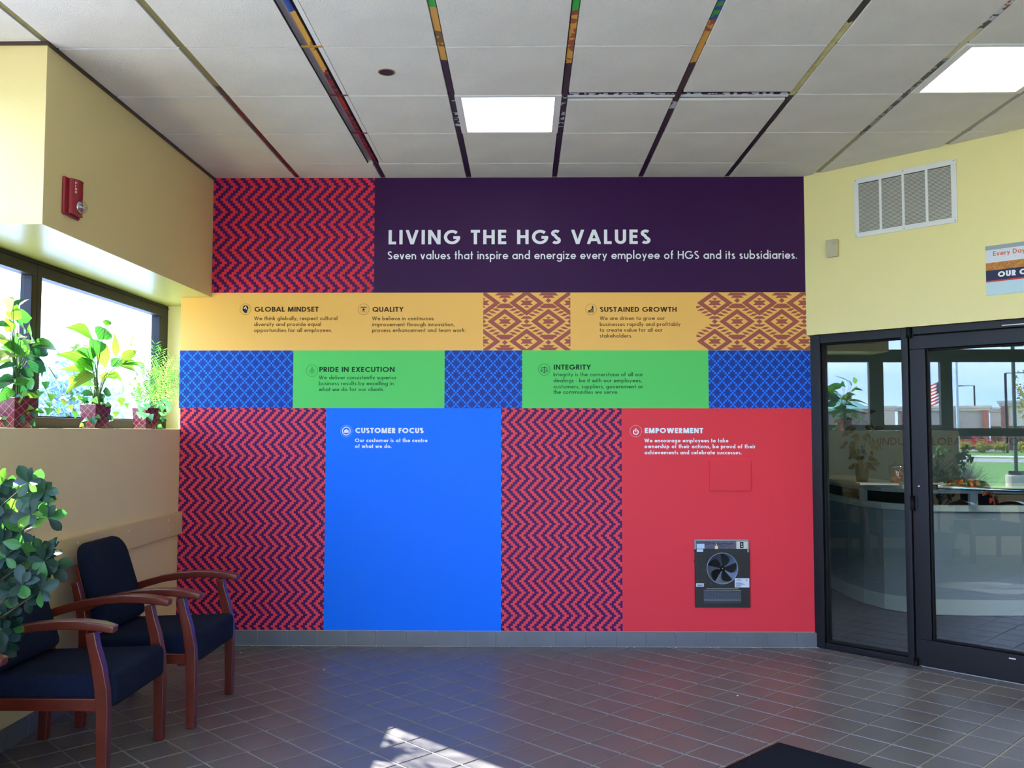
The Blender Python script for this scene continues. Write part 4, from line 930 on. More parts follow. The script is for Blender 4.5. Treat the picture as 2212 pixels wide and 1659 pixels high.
# ------------------------------------------------------------------ BUSH beside the chairs (its pot is below the picture)
bx, by = -2.232, 3.46
t = thing('potted_bush', (bx, by, 0), 'leafy green artificial bush in front of the second chair, at the left edge', 'plant')
MB().lathe([(.11, 0), (.13, .04), (.155, .26), (.165, .30), (.15, .30), (.145, .27)], (bx, by, 0), 24).build('planter', mat('dark_planter', (60, 48, 40), .5), t, smooth=True)
MB().lathe([(.01, .262), (.147, .262)], (bx, by, 0), 24).build('moss', M_SOIL, t)
R = random.Random(12)
MB().tube([(bx, by, .25), (bx+.01, by+.01, .5), (bx+.03, by, .72), (bx, by+.02, .95), (bx-.02, by, 1.15)], [.014, .012, .010, .008, .004], 7).build('stem', M_TWIG, t, smooth=True)
clusters = [(108, 1196), (112, 1228), (92, 1246), (88, 1276), (50, 1200), (5, 1045), (28, 1060), (62, 1042), (78, 1052), (98, 1060), (30, 1085), (58, 1078), (90, 1092), (12, 1110), (40, 1108), (66, 1112), (104, 1118), (85, 1075), (15, 1145), (45, 1150), (5, 1170), (28, 1178), (12, 1205), (60, 1185), (88, 1190), (70, 1210), (40, 1215), (95, 1212), (58, 1235), (20, 1240), (75, 1250), (48, 1262), (30, 1275), (60, 1290), (8, 1265), (5, 1300), (14, 1330), (28, 1355), (6, 1360), (18, 1385), (2, 1395), (-20, 1100), (-30, 1180), (-25, 1260), (-30, 1330), (-15, 1060)]
for i, (px, py) in enumerate(clusters):
    yd = by+R.uniform(-.16, .16); c = on_y(px, py, yd)
    if c.x < XW+.06: c.x = XW+.06
    s0 = Vector((bx+R.uniform(-.02, .02), by, max(.45, c.z-.22))); MB().tube([s0, s0.lerp(c, .6)+Vector((0, 0, -.02)), c], [.004, .003, .002], 5, False).build('branch', M_TWIG, t, smooth=True)
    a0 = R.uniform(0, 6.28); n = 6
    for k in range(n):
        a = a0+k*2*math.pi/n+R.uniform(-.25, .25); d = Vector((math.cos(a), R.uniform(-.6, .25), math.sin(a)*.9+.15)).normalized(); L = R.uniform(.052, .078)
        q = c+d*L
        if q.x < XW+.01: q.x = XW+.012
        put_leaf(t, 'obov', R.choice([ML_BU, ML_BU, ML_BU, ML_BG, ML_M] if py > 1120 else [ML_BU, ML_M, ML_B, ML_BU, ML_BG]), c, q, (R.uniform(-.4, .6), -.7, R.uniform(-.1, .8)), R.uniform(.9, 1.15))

# ------------------------------------------------------------------ FIRE DEVICES
M_RD = mat('alarm_red', (140, 22, 34), .35, .5); M_CLR = glass_mat('clear_plastic', (.93, .93, .95), 1.3, .03)
ya, yb, za, zb = 4.190, 4.345, 2.520, 2.705
t = thing('fire_strobe', (XS, (ya+yb)/2, za), 'red fire alarm strobe with a clear lens on the soffit side', 'alarm')
MB().box((XS+.0003, ya, za), (XS+.016, yb, zb)).build('backplate', M_RD, t, bevel=.008, seg=3)
n = 10; pr_ = [(ya+.035+(yb-.01-ya-.035)*(.5-.5*math.cos(math.pi*i/n)), XS+.016+.034*math.sin(math.pi*i/n)) for i in range(n+1)]
hm = MB(); pts = [(x_, y_, z) for z in (za+.012, zb-.004) for y_, x_ in pr_]; m_ = n+1
hm.poly(pts, [(i, i+1, m_+i+1, m_+i) for i in range(n)]+[tuple(range(m_)), tuple(m_+i for i in range(m_))[::-1], (0, m_, 2*m_-1, m_-1)]); hs = hm.build('housing', M_RD, t, bevel=.002, seg=1)
ymid = (ya+yb)/2+.012
ln = MB(); ln.lathe([(.036, 0), (.035, .012), (.028, .024), (.016, .031), (.002, .033)], (XS+.046, ymid, za+.052), 20, 'x'); ln.build('lens', M_CLR, t, smooth=True)
MB().lathe([(.034, .0), (.026, .004), (.01, .006)], (XS+.0465, ymid, za+.052), 20, 'x').build('reflector', M_CHROME, t, smooth=True)
MB().tube([(XS+.058, ymid-.018, za+.052), (XS+.058, ymid+.018, za+.052)], .004, 8).build('flash_tube', M_WHITE, t)
for i, ch in enumerate('FIRE'):
    lettering('fire_letter', mat('alarm_print', (235, 190, 195), .5), hs, [(ch, Vector((XS+.040, ya+.046, za+.155-.015*i)), .011 if ch != 'I' else .003, .0105)], .18, .1, 0, Vector((.45, .89, 0)).normalized(), UZ, Vector((.004, -.004, 0)))
ya, yb, za, zb = 4.262, 4.352, 1.150, 1.272
t = thing('fire_pull_station', (XW, (ya+yb)/2, za), 'small red fire alarm pull station on the low wall, behind the bush', 'alarm')
MB().box((XW+.0003, ya, za), (XW+.030, yb, zb)).build('body', M_RD, t, bevel=.004)
MB().box((XW+.030, ya+.02, za+.05), (XW+.038, yb-.02, za+.075)).build('pull_bar', M_WHITE, t, bevel=.002)
lettering('lettering', _m['alarm_print'], t, [('FIRE', Vector((XW+.0302, ya+.02, zb-.028)), .05, .013)], .18, .1, 0, Vector((0, 1, 0)), UZ, Vector((.0008, 0, 0)))

# ------------------------------------------------------------------ DOOR WALL: grille, sensor box, sign
V = lambda s, z, o: dw(s, z, .018+o)
def hbox(mb, s0, s1, z0, z1, o0, o1): return dbox(mb, s0, s1, z0, z1, .018+o0, .018+o1)
s0, s1, z0, z1_ = .352, 1.010, 2.788, 3.190
t = thing('return_air_grille', tuple(V((s0+s1)/2, z0, 0)), 'large white return air grille above the side light', 'vent')
fm = MB()
for b in ((s0, s1, z0, z0+.034), (s0, s1, z1_-.034, z1_), (s0, s0+.030, z0+.034, z1_-.034), (s1-.034, s1, z0+.034, z1_-.034)): hbox(fm, *b, .0003, .008)
fm.build('frame', M_WHITE, t, bevel=.0015, seg=1)
hbox(MB(), s0+.028, s1-.028, z0+.03, z1_-.03, .0002, .0008).build('backing', mat('duct_dark', (92, 90, 86), .8), t)
W = (s1-s0-.064)/4
for i in range(1, 4): hbox(MB(), s0+.030+W*i-.008, s0+.030+W*i+.008, z0+.034, z1_-.034, .001, .008).build('mullion', M_WHITE, t)
for i in range(4):
    lv = MB(); k = 0; z = z0+.037
    while z < z1_-.040:
        a, b = s0+.030+W*i+(.008 if i else 0), s0+.030+W*(i+1)-(.008 if i < 3 else 0)
        lv.poly([V(a, z+.0060, .0015), V(b, z+.0060, .0015), V(b, z, .0075), V(a, z, .0075), V(a, z+.0070, .0022), V(b, z+.0070, .0022), V(b, z+.0012, .0080), V(a, z+.0012, .0080)], [(0, 1, 2, 3), (7, 6, 5, 4), (3, 2, 6, 7), (0, 4, 5, 1)]); z += .0088
    o = lv.build('louver', mat('louver_grey', (216, 214, 208), .5), t); o['kind'] = 'stuff'
for a, b in ((.012, .012), (.012, -.012), (-.014, .012), (-.014, -.012), (.33, .012), (.33, -.012)):
    p = V((s0 if a > 0 else s1)+a, (z0 if b > 0 else z1_)+b, .008); MB().tube([p, p+Vector((-.0015, -.0015, 0))], .004, 8).build('screw', M_GREY, t)
s0, s1, z0, z1_ = .155, .236, 2.680, 2.800
t = thing('sensor_box', tuple(V(.195, z0, 0)), 'small beige thermostat box left of the grille', 'sensor')
hbox(MB(), s0, s1, z0, z1_, .0003, .028).build('body', mat('beige_plastic', (196, 186, 158), .5), t, bevel=.006, seg=3)
dl = MB().tube([V(.212, z1_-.022, .028), V(.212, z1_-.022, .031)], .017, 20).build('dial', mat('beige_dial', (186, 178, 152), .5), t)
lettering('mark', M_LB2, t, [('-', V(s0+.012, z0+.012, .0283), .02, .01)], .1, .1, 0, Vector((S2, -S2, 0)), UZ, Vector((-.0004, -.0004, 0)))
s0 = (on_wall(0, 0).x*0) + (plane(2129, 533, (S2, S2, 0), (CORN)*S2-.018).x-2.010+.018*S2)/S2
zt = plane(2129, 533, (S2, S2, 0), CORN*S2-.018).z; zb_ = plane(2131, 639, (S2, S2, 0), CORN*S2-.018).z; s1 = s0+.86
t = thing('wall_sign', tuple(V((s0+s1)/2, zb_, 0)), 'striped notice board sign above the door, cut by the right edge', 'sign')
hbox(MB(), s0, s1, zb_, zt, .0003, .006).build('board', mat('sign_light_blue', (190, 216, 226), .4), t)
hz = zt-zb_; F_ = lambda f: zt-hz*f
for a, b, col, nm in ((0, .085, (150, 160, 170), 'grey_stripe'), (.085, .345, (214, 218, 226), 'pale_stripe'), (.345, .50, (186, 122, 50), 'orange_stripe'), (.50, .705, (30, 34, 72), 'navy_stripe'), (.705, .735, (196, 56, 66), 'red_stripe')):
    hbox(MB(), s0, s1, F_(b), F_(a), .006, .0068).build(nm, mat(nm, col, .4, noise=.35 if 'orange' in nm else 0, nscale=60), t)
UD2 = Vector((-.0006, -.0006, 0)); UX2 = Vector((S2, -S2, 0))
lettering('lettering', mat('sign_coral', (214, 110, 80), .5), t, [('Every Day', V(s0+.043, F_(.215), .0068), .176, .029)], .17, .10, 0, UX2, UZ, UD2)
lettering('lettering', M_LW, t, [('OUR C', V(s0+.067, F_(.652), .0068), .150, .034)], .26, .12, 0, UX2, UZ, UD2)

# ------------------------------------------------------------------ FAN HEATER set in the red field
q = lambda x_, y_: on_wall(1420+x_/6.9133, 1120+y_/6.9125)
def wbox(mb, x0, y0, x1, y1, o0, o1):
    a, b = q(x0, y1), q(x1, y0); return mb.box((a.x, D-o1, a.z), (b.x, D-o0, b.z))
t = thing('wall_fan_heater', tuple(q(965, 1330)), 'black uncovered fan heater set into the red field', 'heater')
M_HB = mat('heater_black', (34, 31, 30), .45, .4, noise=.15, nscale=50); M_HG = mat('heater_galvanised', (84, 94, 112), .4, .5, metal=.3, noise=.2, nscale=60)
pl_ = MB(); cx_, cz_ = q(965, 742).x, q(965, 742).z; rad = .1065; a, b = q(560, 1325), q(1372, 450); n = 48
outer = []
for i in range(n):                         # plate with a round hole
    th = 2*math.pi*i/n; c_, s_ = math.cos(th), math.sin(th)
    tx = ((b.x if c_ > 0 else a.x)-cx_)/c_ if abs(c_) > 1e-6 else 9; tz = ((b.z if s_ > 0 else a.z)-cz_)/s_ if abs(s_) > 1e-6 else 9; k = min(abs(tx), abs(tz)); outer.append((cx_+c_*k, cz_+s_*k))
for cxn, czn in ((a.x, a.z), (b.x, a.z), (a.x, b.z), (b.x, b.z)):
    i = min(range(n), key=lambda j: (outer[j][0]-cxn)**2+(outer[j][1]-czn)**2); outer[i] = (cxn, czn)
pts = [(x_, D-.012, z_) for x_, z_ in outer]+[(cx_+rad*math.cos(2*math.pi*i/n), D-.012, cz_+rad*math.sin(2*math.pi*i/n)) for i in range(n)]+[(x_, D-.0032, z_) for x_, z_ in outer]
pl_.poly(pts, [(i, n+i, n+(i+1) % n, (i+1) % n) for i in range(n)]+[(i, (i+1) % n, 2*n+(i+1) % n, 2*n+i) for i in range(n)])
pl_.build('front_plate', M_HB, t)
MB().lathe([(rad+.003, -.014), (rad, -.0165), (rad-.004, -.014), (rad-.006, -.0042), (.02, -.0038)], (cx_, D, cz_), 40, 'y').build('shroud', mat('shroud_blue_grey', (128, 142, 168), .4, .4, metal=.3), t, smooth=True)
fan = MB().lathe([(.019, -.005), (.019, -.020), (.015, -.024), (.004, -.025)], (cx_, D, cz_), 18, 'y').build('hub', M_BLACK, t, smooth=True)
for k in range(5):
    bl_ = MB(); a0 = math.radians(97-72*k); pts = []; fs = []
    for i in range(9):
        u = i/8; rr = .016+.083*u; hw = .014+.040*math.sin(math.pi*min(1, u*.93+.05))**.8 if u < .97 else .016
        for v in (-1, -.33, .33, 1):
            pts.append((cx_+rr*math.cos(a0)-v*hw*math.sin(a0), D-.014+v*.0035, cz_+rr*math.sin(a0)+v*hw*math.cos(a0)))
    for i in range(8):
        for j in range(3): fs.append((i*4+j, i*4+j+1, (i+1)*4+j+1, (i+1)*4+j))
    bl_.poly(pts, fs); o = bl_.build('blade', mat('blade_black', (7, 7, 9), .5, .2), fan, smooth=True)
MB().tube([(cx_-.002, D-.024, cz_), (cx_-.002, D-.030, cz_)], .004, 10).build('shaft_end', M_CHROME, fan)
bx_ = MB(); wbox(bx_, 565, 322, 1345, 452, .0031, .0045); bx_.build('wiring_tray', M_HG, t)
fl = MB(); wbox(fl, 552, 312, 1342, 330, .0031, .014); wbox(fl, 548, 312, 572, 455, .0031, .014); wbox(fl, 1338, 322, 1358, 500, .0031, .014); fl.build('flange', M_GREY, t, bevel=.001, seg=1)
sb_ = MB(); wbox(sb_, 1172, 338, 1338, 450, .0045, .020); sbo = sb_.build('switch_box', mat('box_cream', (205, 208, 200), .5), t, bevel=.002, seg=1)
o = MB(); wbox(o, 1224, 346, 1274, 436, .020, .0225); sw = o.build('switch', M_BLACK, sbo, bevel=.001, seg=1)
o = MB(); wbox(o, 1240, 368, 1256, 384, .0225, .0232); wbox(o, 1242, 402, 1262, 418, .0225, .0232); o.build('mark', M_WHITE, sbo)
o = MB(); wbox(o, 586, 378, 700, 452, .0045, .0065); o.build('wiring_label', mat('label_blue', (190, 214, 234), .5), t)
o = MB(); wbox(o, 584, 454, 678, 494, .012, .0128); o.build('wiring_label', _m['label_blue'], t)
for pts, col in (([(686, 372), (760, 362), (870, 376), (1000, 372), (1125, 382)], (170, 40, 50)), ([(700, 390), (820, 372), (930, 400), (975, 425), (1060, 398), (1130, 378)], (150, 34, 44)), ([(590, 360), (720, 350), (880, 368), (1040, 368), (1130, 368)], (26, 30, 50)), ([(900, 376), (960, 398), (978, 436)], (36, 36, 44))):
    MB().tube([q(*p)+Vector((0, -.010, 0)) for p in pts], .0013, 6).build('wire', mat('wire_%d' % col[0], col, .4), t, smooth=True)
o = MB(); wbox(o, 852, 405, 898, 452, .005, .018); o.tube([q(875, 405)+Vector((0, -.012, 0)), q(875, 372)+Vector((0, -.012, 0))], .004, 8); o.build('terminal', mat('cream_plastic', (226, 212, 164), .5), t, bevel=.002, seg=1)
lab = MB(); wbox(lab, 1150, 888, 1366, 1024, .012, .0128); lo = lab.build('rating_label', mat('label_white', (205, 216, 236), .5), t)
o = MB()
for k, (xa, xb, yy) in enumerate(((1185, 1240, 904), (1165, 1255, 922), (1165, 1240, 948), (1165, 1275, 966), (1165, 1300, 980), (1165, 1250, 994), (1165, 1235, 1008))): wbox(o, xa, yy, xb, yy+5, .0128, .0131)
o.build('print_line', M_INK, lo); o = MB(); c = q(1326, 916); o.lathe([(.0035, 0), (.0026, -.0002)], (c.x, D-.0129, c.z), 14, 'y'); o.build('print_mark', M_INK, lo)
lab = MB(); wbox(lab, 574, 964, 688, 1014, .012, .0128); lo = lab.build('serial_label', _m['label_white'], t)
o = MB(); wbox(o, 588, 980, 672, 985, .0128, .0131); wbox(o, 588, 990, 676, 996, .0128, .0131); wbox(o, 590, 1002, 645, 1006, .0128, .0131); o.build('print_line', M_INK, lo)
el = MB(); wbox(el, 686, 1062, 1244, 1258, .012, .0150); eo = el.build('heating_grid', mat('grid_grey', (56, 62, 72), .5, noise=.3, nscale=300), t)
o = MB()
for k in range(46):
    x_ = 692+k*12; wbox(o, x_, 1075, x_+4, 1208, .0150, .0162)
o = o.build('fin', M_HG, eo); o['kind'] = 'stuff'
o = MB(); wbox(o, 725, 1036, 1205, 1048, .012, .017); wbox(o, 686, 1062, 1240, 1070, .0150, .018); wbox(o, 686, 1208, 1236, 1216, .0150, .018); o.build('trim_strip', M_CHROME, t)
for x_, y_ in ((548, 478), (548, 632), (1366, 650), (1362, 506), (566, 1282), (1360, 1318)):
    c = q(x_, y_); MB().lathe([(.004, -.003), (.004, -.016), (.002, -.018)], (c.x, D, c.z), 8, 'y').build('screw', M_HB, t)
for x_, y_ in ((610, 566), (610, 632), (668, 758), (704, 758), (712, 968), (795, 968), (664, 918)):
    c = q(x_, y_); MB().lathe([(.0045 if x_ == 610 else .002, -.0118), (.003 if x_ == 610 else .001, -.0126)], (c.x, D, c.z), 8, 'y').build('knockout' if x_ == 610 else 'rivet', M_BLACK if x_ == 610 else M_GREY, t)

# ------------------------------------------------------------------ DOOR MAT
mc = on_z(1680, 1605, 0); u1 = Vector((S2, -S2, 0)); u2 = Vector((-S2, -S2, 0))
t = thing('door_mat', (mc.x, mc.y-.9, 0), 'dark charcoal door mat at the bottom right of the floor', 'mat')
c4 = [mc, mc+u1*1.83, mc+u1*1.83+u2*1.2, mc+u2*1.2]
MB().prism([(p.x, p.y) for p in c4], .0006, .006, .004).build('rubber_edge', M_BLACK, t)
ins = [p+(mc+u1*.915+u2*.6-p).normalized()*.03 for p in c4]
MB().prism([(p.x, p.y) for p in ins], .006, .010, .002).build('pile', mat('mat_pile', (28, 34, 46), .95, .1, noise=.3, nscale=300, bump=1, bscale=500), t)
# crumbs and paper flecks on the tiles
fk = [(700, 1447, 5), (1792, 1434, 5), (1593, 1503, 5), (520, 1410, 5), (498, 1524, 4), (1664, 1620, 6), (1580, 1653, 5), (1910, 1632, 5)]
for i, (px, py, w_) in enumerate(fk[:4]):
    c = on_z(px, py, 0)
    o = MB().prism([(-.006, -.004), (.005, -.006), (.008, .003), (-.002, .006)], 0, .0016, .1).build('paper_fleck', M_WHITE); o.location = (c.x, c.y, .0006)
    tag(o, ['tiny white fleck on the floor below the blue field', 'tiny white fleck on the floor left of the door', 'tiny white fleck on the floor in front of the red field', 'tiny white fleck on the floor beside the corner chair leg'][i], 'debris')

# ------------------------------------------------------------------ RECEPTION behind the glass
M_RW2 = mat('reception_green_grey', (112, 134, 132), .6, .3)
for nm, a, b in (('wall_reception_back', (1.7, 9.7, 0), (7.6, 9.85, 3.2)), ('wall_reception_left', (1.75, 6.73, 0), (1.95, 9.7, 3.2)), ('wall_reception_right', (7.5, 2.0, 0), (7.6, 9.7, 3.2))):
    MB().box(a, b).build(nm, M_RW2)['kind'] = 'structure'
MB().box((1.70, 6.73, 2.75), (7.6, 9.85, 2.82)).poly([(2.25, 6.2, 2.75), (3.95, 4.5, 2.75), (7.6, 4.5, 2.75), (7.6, 6.73, 2.75), (1.9, 6.73, 2.75)], [(0, 1, 2, 3, 4)]).build('ceiling_reception', M_CEIL)['kind'] = 'structure'
MB().box((4.0, 2.0, 0), (7.6, 2.1, 3.2)).build('wall_reception_front', M_RW2)['kind'] = 'structure'
MB().box((3.95, 2.0, 2.75), (7.6, 4.5, 2.82)).build('ceiling_reception', M_CEIL)['kind'] = 'structure'
t = thing('ceiling_light', (4.3, 5.6, 2.75), 'unseen light panel added to brighten the reception', 'light')
MB().box((4.0, 5.3, 2.735), (4.6, 5.9, 2.7495)).build('diffuser', mat('reception_fill', (255, 248, 230), .5, emit=44.0), t)  # added fill lamp, out of view, lifts the desk and reception walls
lx = on_y(1884, 961, 9.70)
lw = on_y(2230, 965, 9.70).x-lx.x
sg = thing('company_name_letters', (lx.x+lw/2, 9.70, lx.z), 'dark serif company name letters on the reception back wall', 'lettering')
cxx = 0; full_t = 'HINDUJA GLOBAL SOLUTIONS'; M_LTR = mat('letter_dark', (28, 26, 22), .4, .5)
_, Wt = text_polys(full_t, .13, .16)
for chh_ in full_t:
    gw = glyph(chh_, .13)[0]
    if chh_ != ' ':
        lettering('letter', M_LTR, sg, [(chh_, Vector((lx.x+cxx*lw/Wt, 9.70, lx.z)), gw*lw/Wt, on_y(1884, 945.5, 9.70).z-lx.z)], .13, .16, 0, UX, UZ, Vector((0, -.008, 0)))
    cxx += gw+.16
MB().poly([(1.95, 6.42, .001), (2.15, 6.22, .001), (4.0, 4.37, .001), (4.0, 2.1, .001), (7.5, 2.1, .001), (7.5, 9.7, .001), (1.95, 9.7, .001)], [(0, 1, 2, 3, 4, 5, 6)]).build('floor_reception', mat('reception_carpet', (34, 38, 45), .95, .1, noise=.15, nscale=200))['kind'] = 'structure'
# curved desk
base = [on_z(x_, y_, 0) for x_, y_ in ((1786, 1270), (1850, 1297), (1888, 1314), (1925, 1321), (1957, 1326), (2015, 1331), (2060, 1332.5), (2107, 1333), (2212, 1333))]
base = [Vector((2.93, 9.05, 0)), Vector((2.90, 8.5, 0)), Vector((2.905, 8.1, 0)), Vector((2.935, 7.8, 0)), Vector((3.01, 7.56, 0)), Vector((3.14, 7.41, 0)), Vector((3.32, 7.325, 0)), Vector((3.50, 7.30, 0)), Vector((3.636, 7.292, 0)), Vector((4.3, 7.30, 0)), Vector((5.3, 7.34, 0))]
desk = thing('reception_desk', (3.6, 7.6, 0), 'curved grey reception desk behind the glass', 'desk')
def ribbon(idx0, idx1, z0, z1, off, m, name, lab=None, th=.03):
    mb = MB(); P0 = base[idx0:idx1+1]; ns = []
    for i in range(idx0, idx1+1):
        d = (base[min(i+1, len(base)-1)]-base[max(i-1, 0)]).normalized(); ns.append(Vector((d.y, -d.x, 0)))
    n = len(P0); pts = []
    for zz in (z0, z1):
        for o in (off, off-th): pts += [(p+nv*o)+Vector((0, 0, zz)) for p, nv in zip(P0, ns)]
    fs = []
    for i in range(n-1):
        fs += [(i, i+1, 2*n+i+1, 2*n+i), (n+i+1, n+i, 3*n+i, 3*n+i+1), (2*n+i, 2*n+i+1, 3*n+i+1, 3*n+i), (i+1, i, n+i, n+i+1)]
    fs += [(0, 2*n, 3*n, n), (n-1, 2*n-1, 4*n-1, 3*n-1)]
    mb.poly(pts, fs); o = mb.build(name, m, desk); 
    if lab: o['label'] = lab
    return o
M_DK1 = mat('desk_panel_grey', (134, 148, 162), .35, .4); M_DK2 = mat('desk_trim_light', (182, 194, 196), .4, .4); M_DTOP = mat('desk_top', (176, 176, 164), .35, .4); M_DDARK = mat('desk_opening_dark', (16, 14, 14), .5)
for a, b in ((0, 3), (3, 8), (8, 10)):
    ribbon(a, b, .012, .135, .0, M_DK2, 'kick_band'); ribbon(a, b, .138, .835, -.004, M_DK1, 'front_panel'); ribbon(a, b, .840, .890, .012, M_DK2, 'lower_rail'); ribbon(a, b, .985, 1.02, .012, M_DK2, 'upper_rail')
ribbon(0, 10, 0, .012, -.01, M_BLACK, 'toe_strip'); ribbon(0, 10, .89, .985, -.05, M_DDARK, 'display_opening'); ribbon(0, 10, 1.02, 1.050, .10, M_DTOP, 'countertop', None, .45)
for i in (3, 8):
    p = base[i]; d = (base[i+1]-base[i-1]).normalized(); nv = Vector((d.y, -d.x, 0)); MB().prism([tuple((p+d*a+nv*b)[:2]) for a, b in ((-.03, -.03), (.03, -.03), (.03, .013), (-.03, .013))], .885, .99).build('post', M_DK2, desk)
# things on the desk
TOP = 1.0505
c = Vector((3.16, 7.62, TOP))
c = on_y(1862, 1018, 7.80); c.z = TOP
t = thing('desk_plant', tuple(c), 'dark leafy plant in a vase on the reception desk', 'plant')
MB().lathe([(.045, 0), (.055, .06), (.06, .14), (.05, .16)], tuple(c), 16).build('vase', mat('vase_dark', (46, 50, 40), .4), t, smooth=True)
R = random.Random(3)
for i in range(60):
    a = R.uniform(0, 6.28); z = R.uniform(.12, .60); rr = R.uniform(.02, .17)*(1-.3*abs(z-.25)/.25); p = c+Vector((math.cos(a)*rr, math.sin(a)*rr*.6, z)); e_ = p+Vector((math.cos(a), math.sin(a)*.6, R.uniform(-.9, .3))).normalized()*R.uniform(.06, .09)
    put_leaf(t, 'ovate', mat('leaf_dusky', (44, 50, 34), .6, .2) if i % 3 else mat('leaf_dusky_green', (38, 58, 38), .6, .2), p, e_, (R.uniform(-.5, .5), -1, .4))
for i in range(5): MB().tube([c+Vector((0, 0, .1)), c+Vector((R.uniform(-.1, .1), 0, R.uniform(.25, .4)))], .003, 5).build('stem', M_STEM, t)
c = on_y(1938, 1022, 7.45); c.z = TOP
t = thing('candy_jar', tuple(c), 'clear jar of orange sweets on the reception desk', 'jar')
MB().lathe([(.055, 0), (.062, .01), (.062, .13), (.058, .14)], tuple(c), 24).build('glass', glass_mat('jar_glass', (.95, .95, .95), 2.5, .02), t, smooth=True)
MB().lathe([(.064, .14), (.064, .15), (.012, .165), (.016, .185), (.004, .19)], tuple(c), 24).build('lid', M_CHROME, t, smooth=True)
MO = mat('candy_orange', (214, 110, 30), .3, .5)
for i in range(28):
    a = R.uniform(0, 6.28); rr = R.uniform(0, .042); o = MB().lathe([(.002, -.011), (.010, -.006), (.012, 0), (.010, .006), (.002, .011)], (0, 0, 0), 8).build('sweet', MO, t, local=True, smooth=True); o.location = (math.cos(a)*rr, math.sin(a)*rr, .018+.1*(i/28))
c = on_y(1898, 1029, 7.35); c.z = TOP
o = MB().prism([(c.x-.16, c.y-.02), (c.x+.14, c.y-.06), (c.x+.16, c.y+.14), (c.x-.13, c.y+.16)], TOP, TOP+.012).build('papers', M_WHITE); tag(o, 'white stack of papers on the desk behind the side light', 'papers')
c = on_y(2050, 1038, 7.36); c.z = TOP
t = thing('clipboard', tuple(c), 'grey clipboard with a sheet, on the desk behind the door', 'clipboard')
MB().box((c.x-.15, c.y-.11, TOP), (c.x+.17, c.y+.12, TOP+.006)).build('board', mat('clip_grey', (96, 104, 116), .4), t); MB().box((c.x-.13, c.y-.10, TOP+.006), (c.x+.15, c.y+.11, TOP+.009)).build('sheet', M_WHITE, t); MB().box((c.x-.04, c.y+.07, TOP+.009), (c.x+.04, c.y+.11, TOP+.02)).build('clip', M_CHROME, t)
c = on_y(2112, 1042, 7.20); c.z = 1.045
t = thing('leaf_garland', tuple(c), 'autumn leaf garland hanging over the desk edge', 'garland')
MB().tube([c+Vector((-.25, .02, .012)), c+Vector((-.05, -.01, .018)), c+Vector((.08, -.03, -.02)), c+Vector((.14, -.03, -.10))], .004, 5).build('stem', M_TWIG, t)
for i in range(34):
    u = R.random(); p = c+Vector((-.25+.36*u+R.uniform(-.02, .02), -.015+R.uniform(-.03, .03)+(-.02 if u > .7 else .01), .025-(.12*max(0, u-.6)/.4)+R.uniform(-.01, .03))); e_ = p+Vector((R.uniform(-1, 1), R.uniform(-.8, 0), R.uniform(-.6, .5))).normalized()*.05
    put_leaf(t, 'heart', R.choice([leafmat('leaf_rust', (190, 70, 30)), leafmat('leaf_orange', (220, 120, 50)), ML_O, ML_M]) if i == 0 else R.choice([_m['leaf_rust'], _m['leaf_orange'], ML_O, ML_M]), p, e_, (R.uniform(-.5, .5), -1, .6), .9)

# ------------------------------------------------------------------ OUTDOORS: seen through the left window and mirrored in the door glass
GZ = -.25
def strip(name, d0, d1, m, z, lab, cat=None, kind='structure'):
    u = Vector((.447, -.894, 0)); v = Vector((-.894, -.447, 0)); o = Vector((8.27, 8.27, 0))
    c4 = [o+v*d0-u*90, o+v*d0+u*120, o+v*d1+u*120, o+v*d1-u*90]
    ob = MB().poly([(p.x, p.y, z) for p in c4], [(0, 1, 2, 3)]).build(name, m); tag(ob, lab, cat, None, kind); return ob
strip('lawn', 13, 320, mat('lawn_green', (98, 134, 74), .9, .1, noise=.2, nscale=.6), GZ, 'green lawn outside the windows')
strip('road', 58, 66, mat('asphalt', (150, 148, 146), .9, .1, noise=.1, nscale=1), GZ+.01, 'pale road beyond the lawn')
strip('sidewalk', 70, 74, mat('concrete_pale', (214, 208, 198), .9, .1), GZ+.01, 'pale concrete kerb strip beyond the road')
strip('parking_lot', 90, 320, mat('asphalt_far', (120, 118, 118), .9, .1), GZ+.02, 'parking lot in front of the shops')
strip('driveway', 13, 29, _m['asphalt'], GZ+.01, 'driveway beside the building')
def far(x_, y_, dist): return mirrored(x_, y_, dist)
def building(nm, lab, xa, xb, ytop, dist, depth, wallc, lower, pil=(), cornice=True):
    a, b = far(xa, ytop, dist), far(xb, ytop, dist); u = Vector((b.x-a.x, b.y-a.y, 0)); Lb = u.length; zt_ = (a.z+b.z)/2
    t = thing(nm, (a.x, a.y, GZ), lab, 'building', None, math.atan2(u.y, u.x))
    hgt = zt_-GZ
    mk = lambda n, m, x0, x1, y0, y1, z0, z1: MB().box((x0, y0, z0), (x1, y1, z1)).build(n, m, t, local=True)
    mk('wall', wallc, 0, Lb, -depth, 0, 0, hgt-.5)
    if cornice: mk('cornice', mat('cornice_cream', (226, 216, 196), .8), -.15, Lb+.15, -depth-.15, .2, hgt-.5, hgt-.22); mk('cornice', mat('cornice_cream', (226, 216, 196), .8), -.3, Lb+.3, -depth-.3, .35, hgt-.22, hgt)
    if lower: mk('brick_base', mat('brick_dark', (112, 84, 74), .9, noise=.15, nscale=2), 0, Lb, 0, .08, 0, lower)
    for x0, x1 in pil: mk('pilaster', mat('brick_red', (176, 112, 98), .9, noise=.15, nscale=2), x0*Lb, x1*Lb, .0, .3, 0, hgt-.5)
    return t
M_STU = mat('stucco_tan', (222, 206, 182), .9, noise=.06, nscale=.5); M_STG = mat('stucco_grey', (186, 176, 164), .9, noise=.08, nscale=.5)
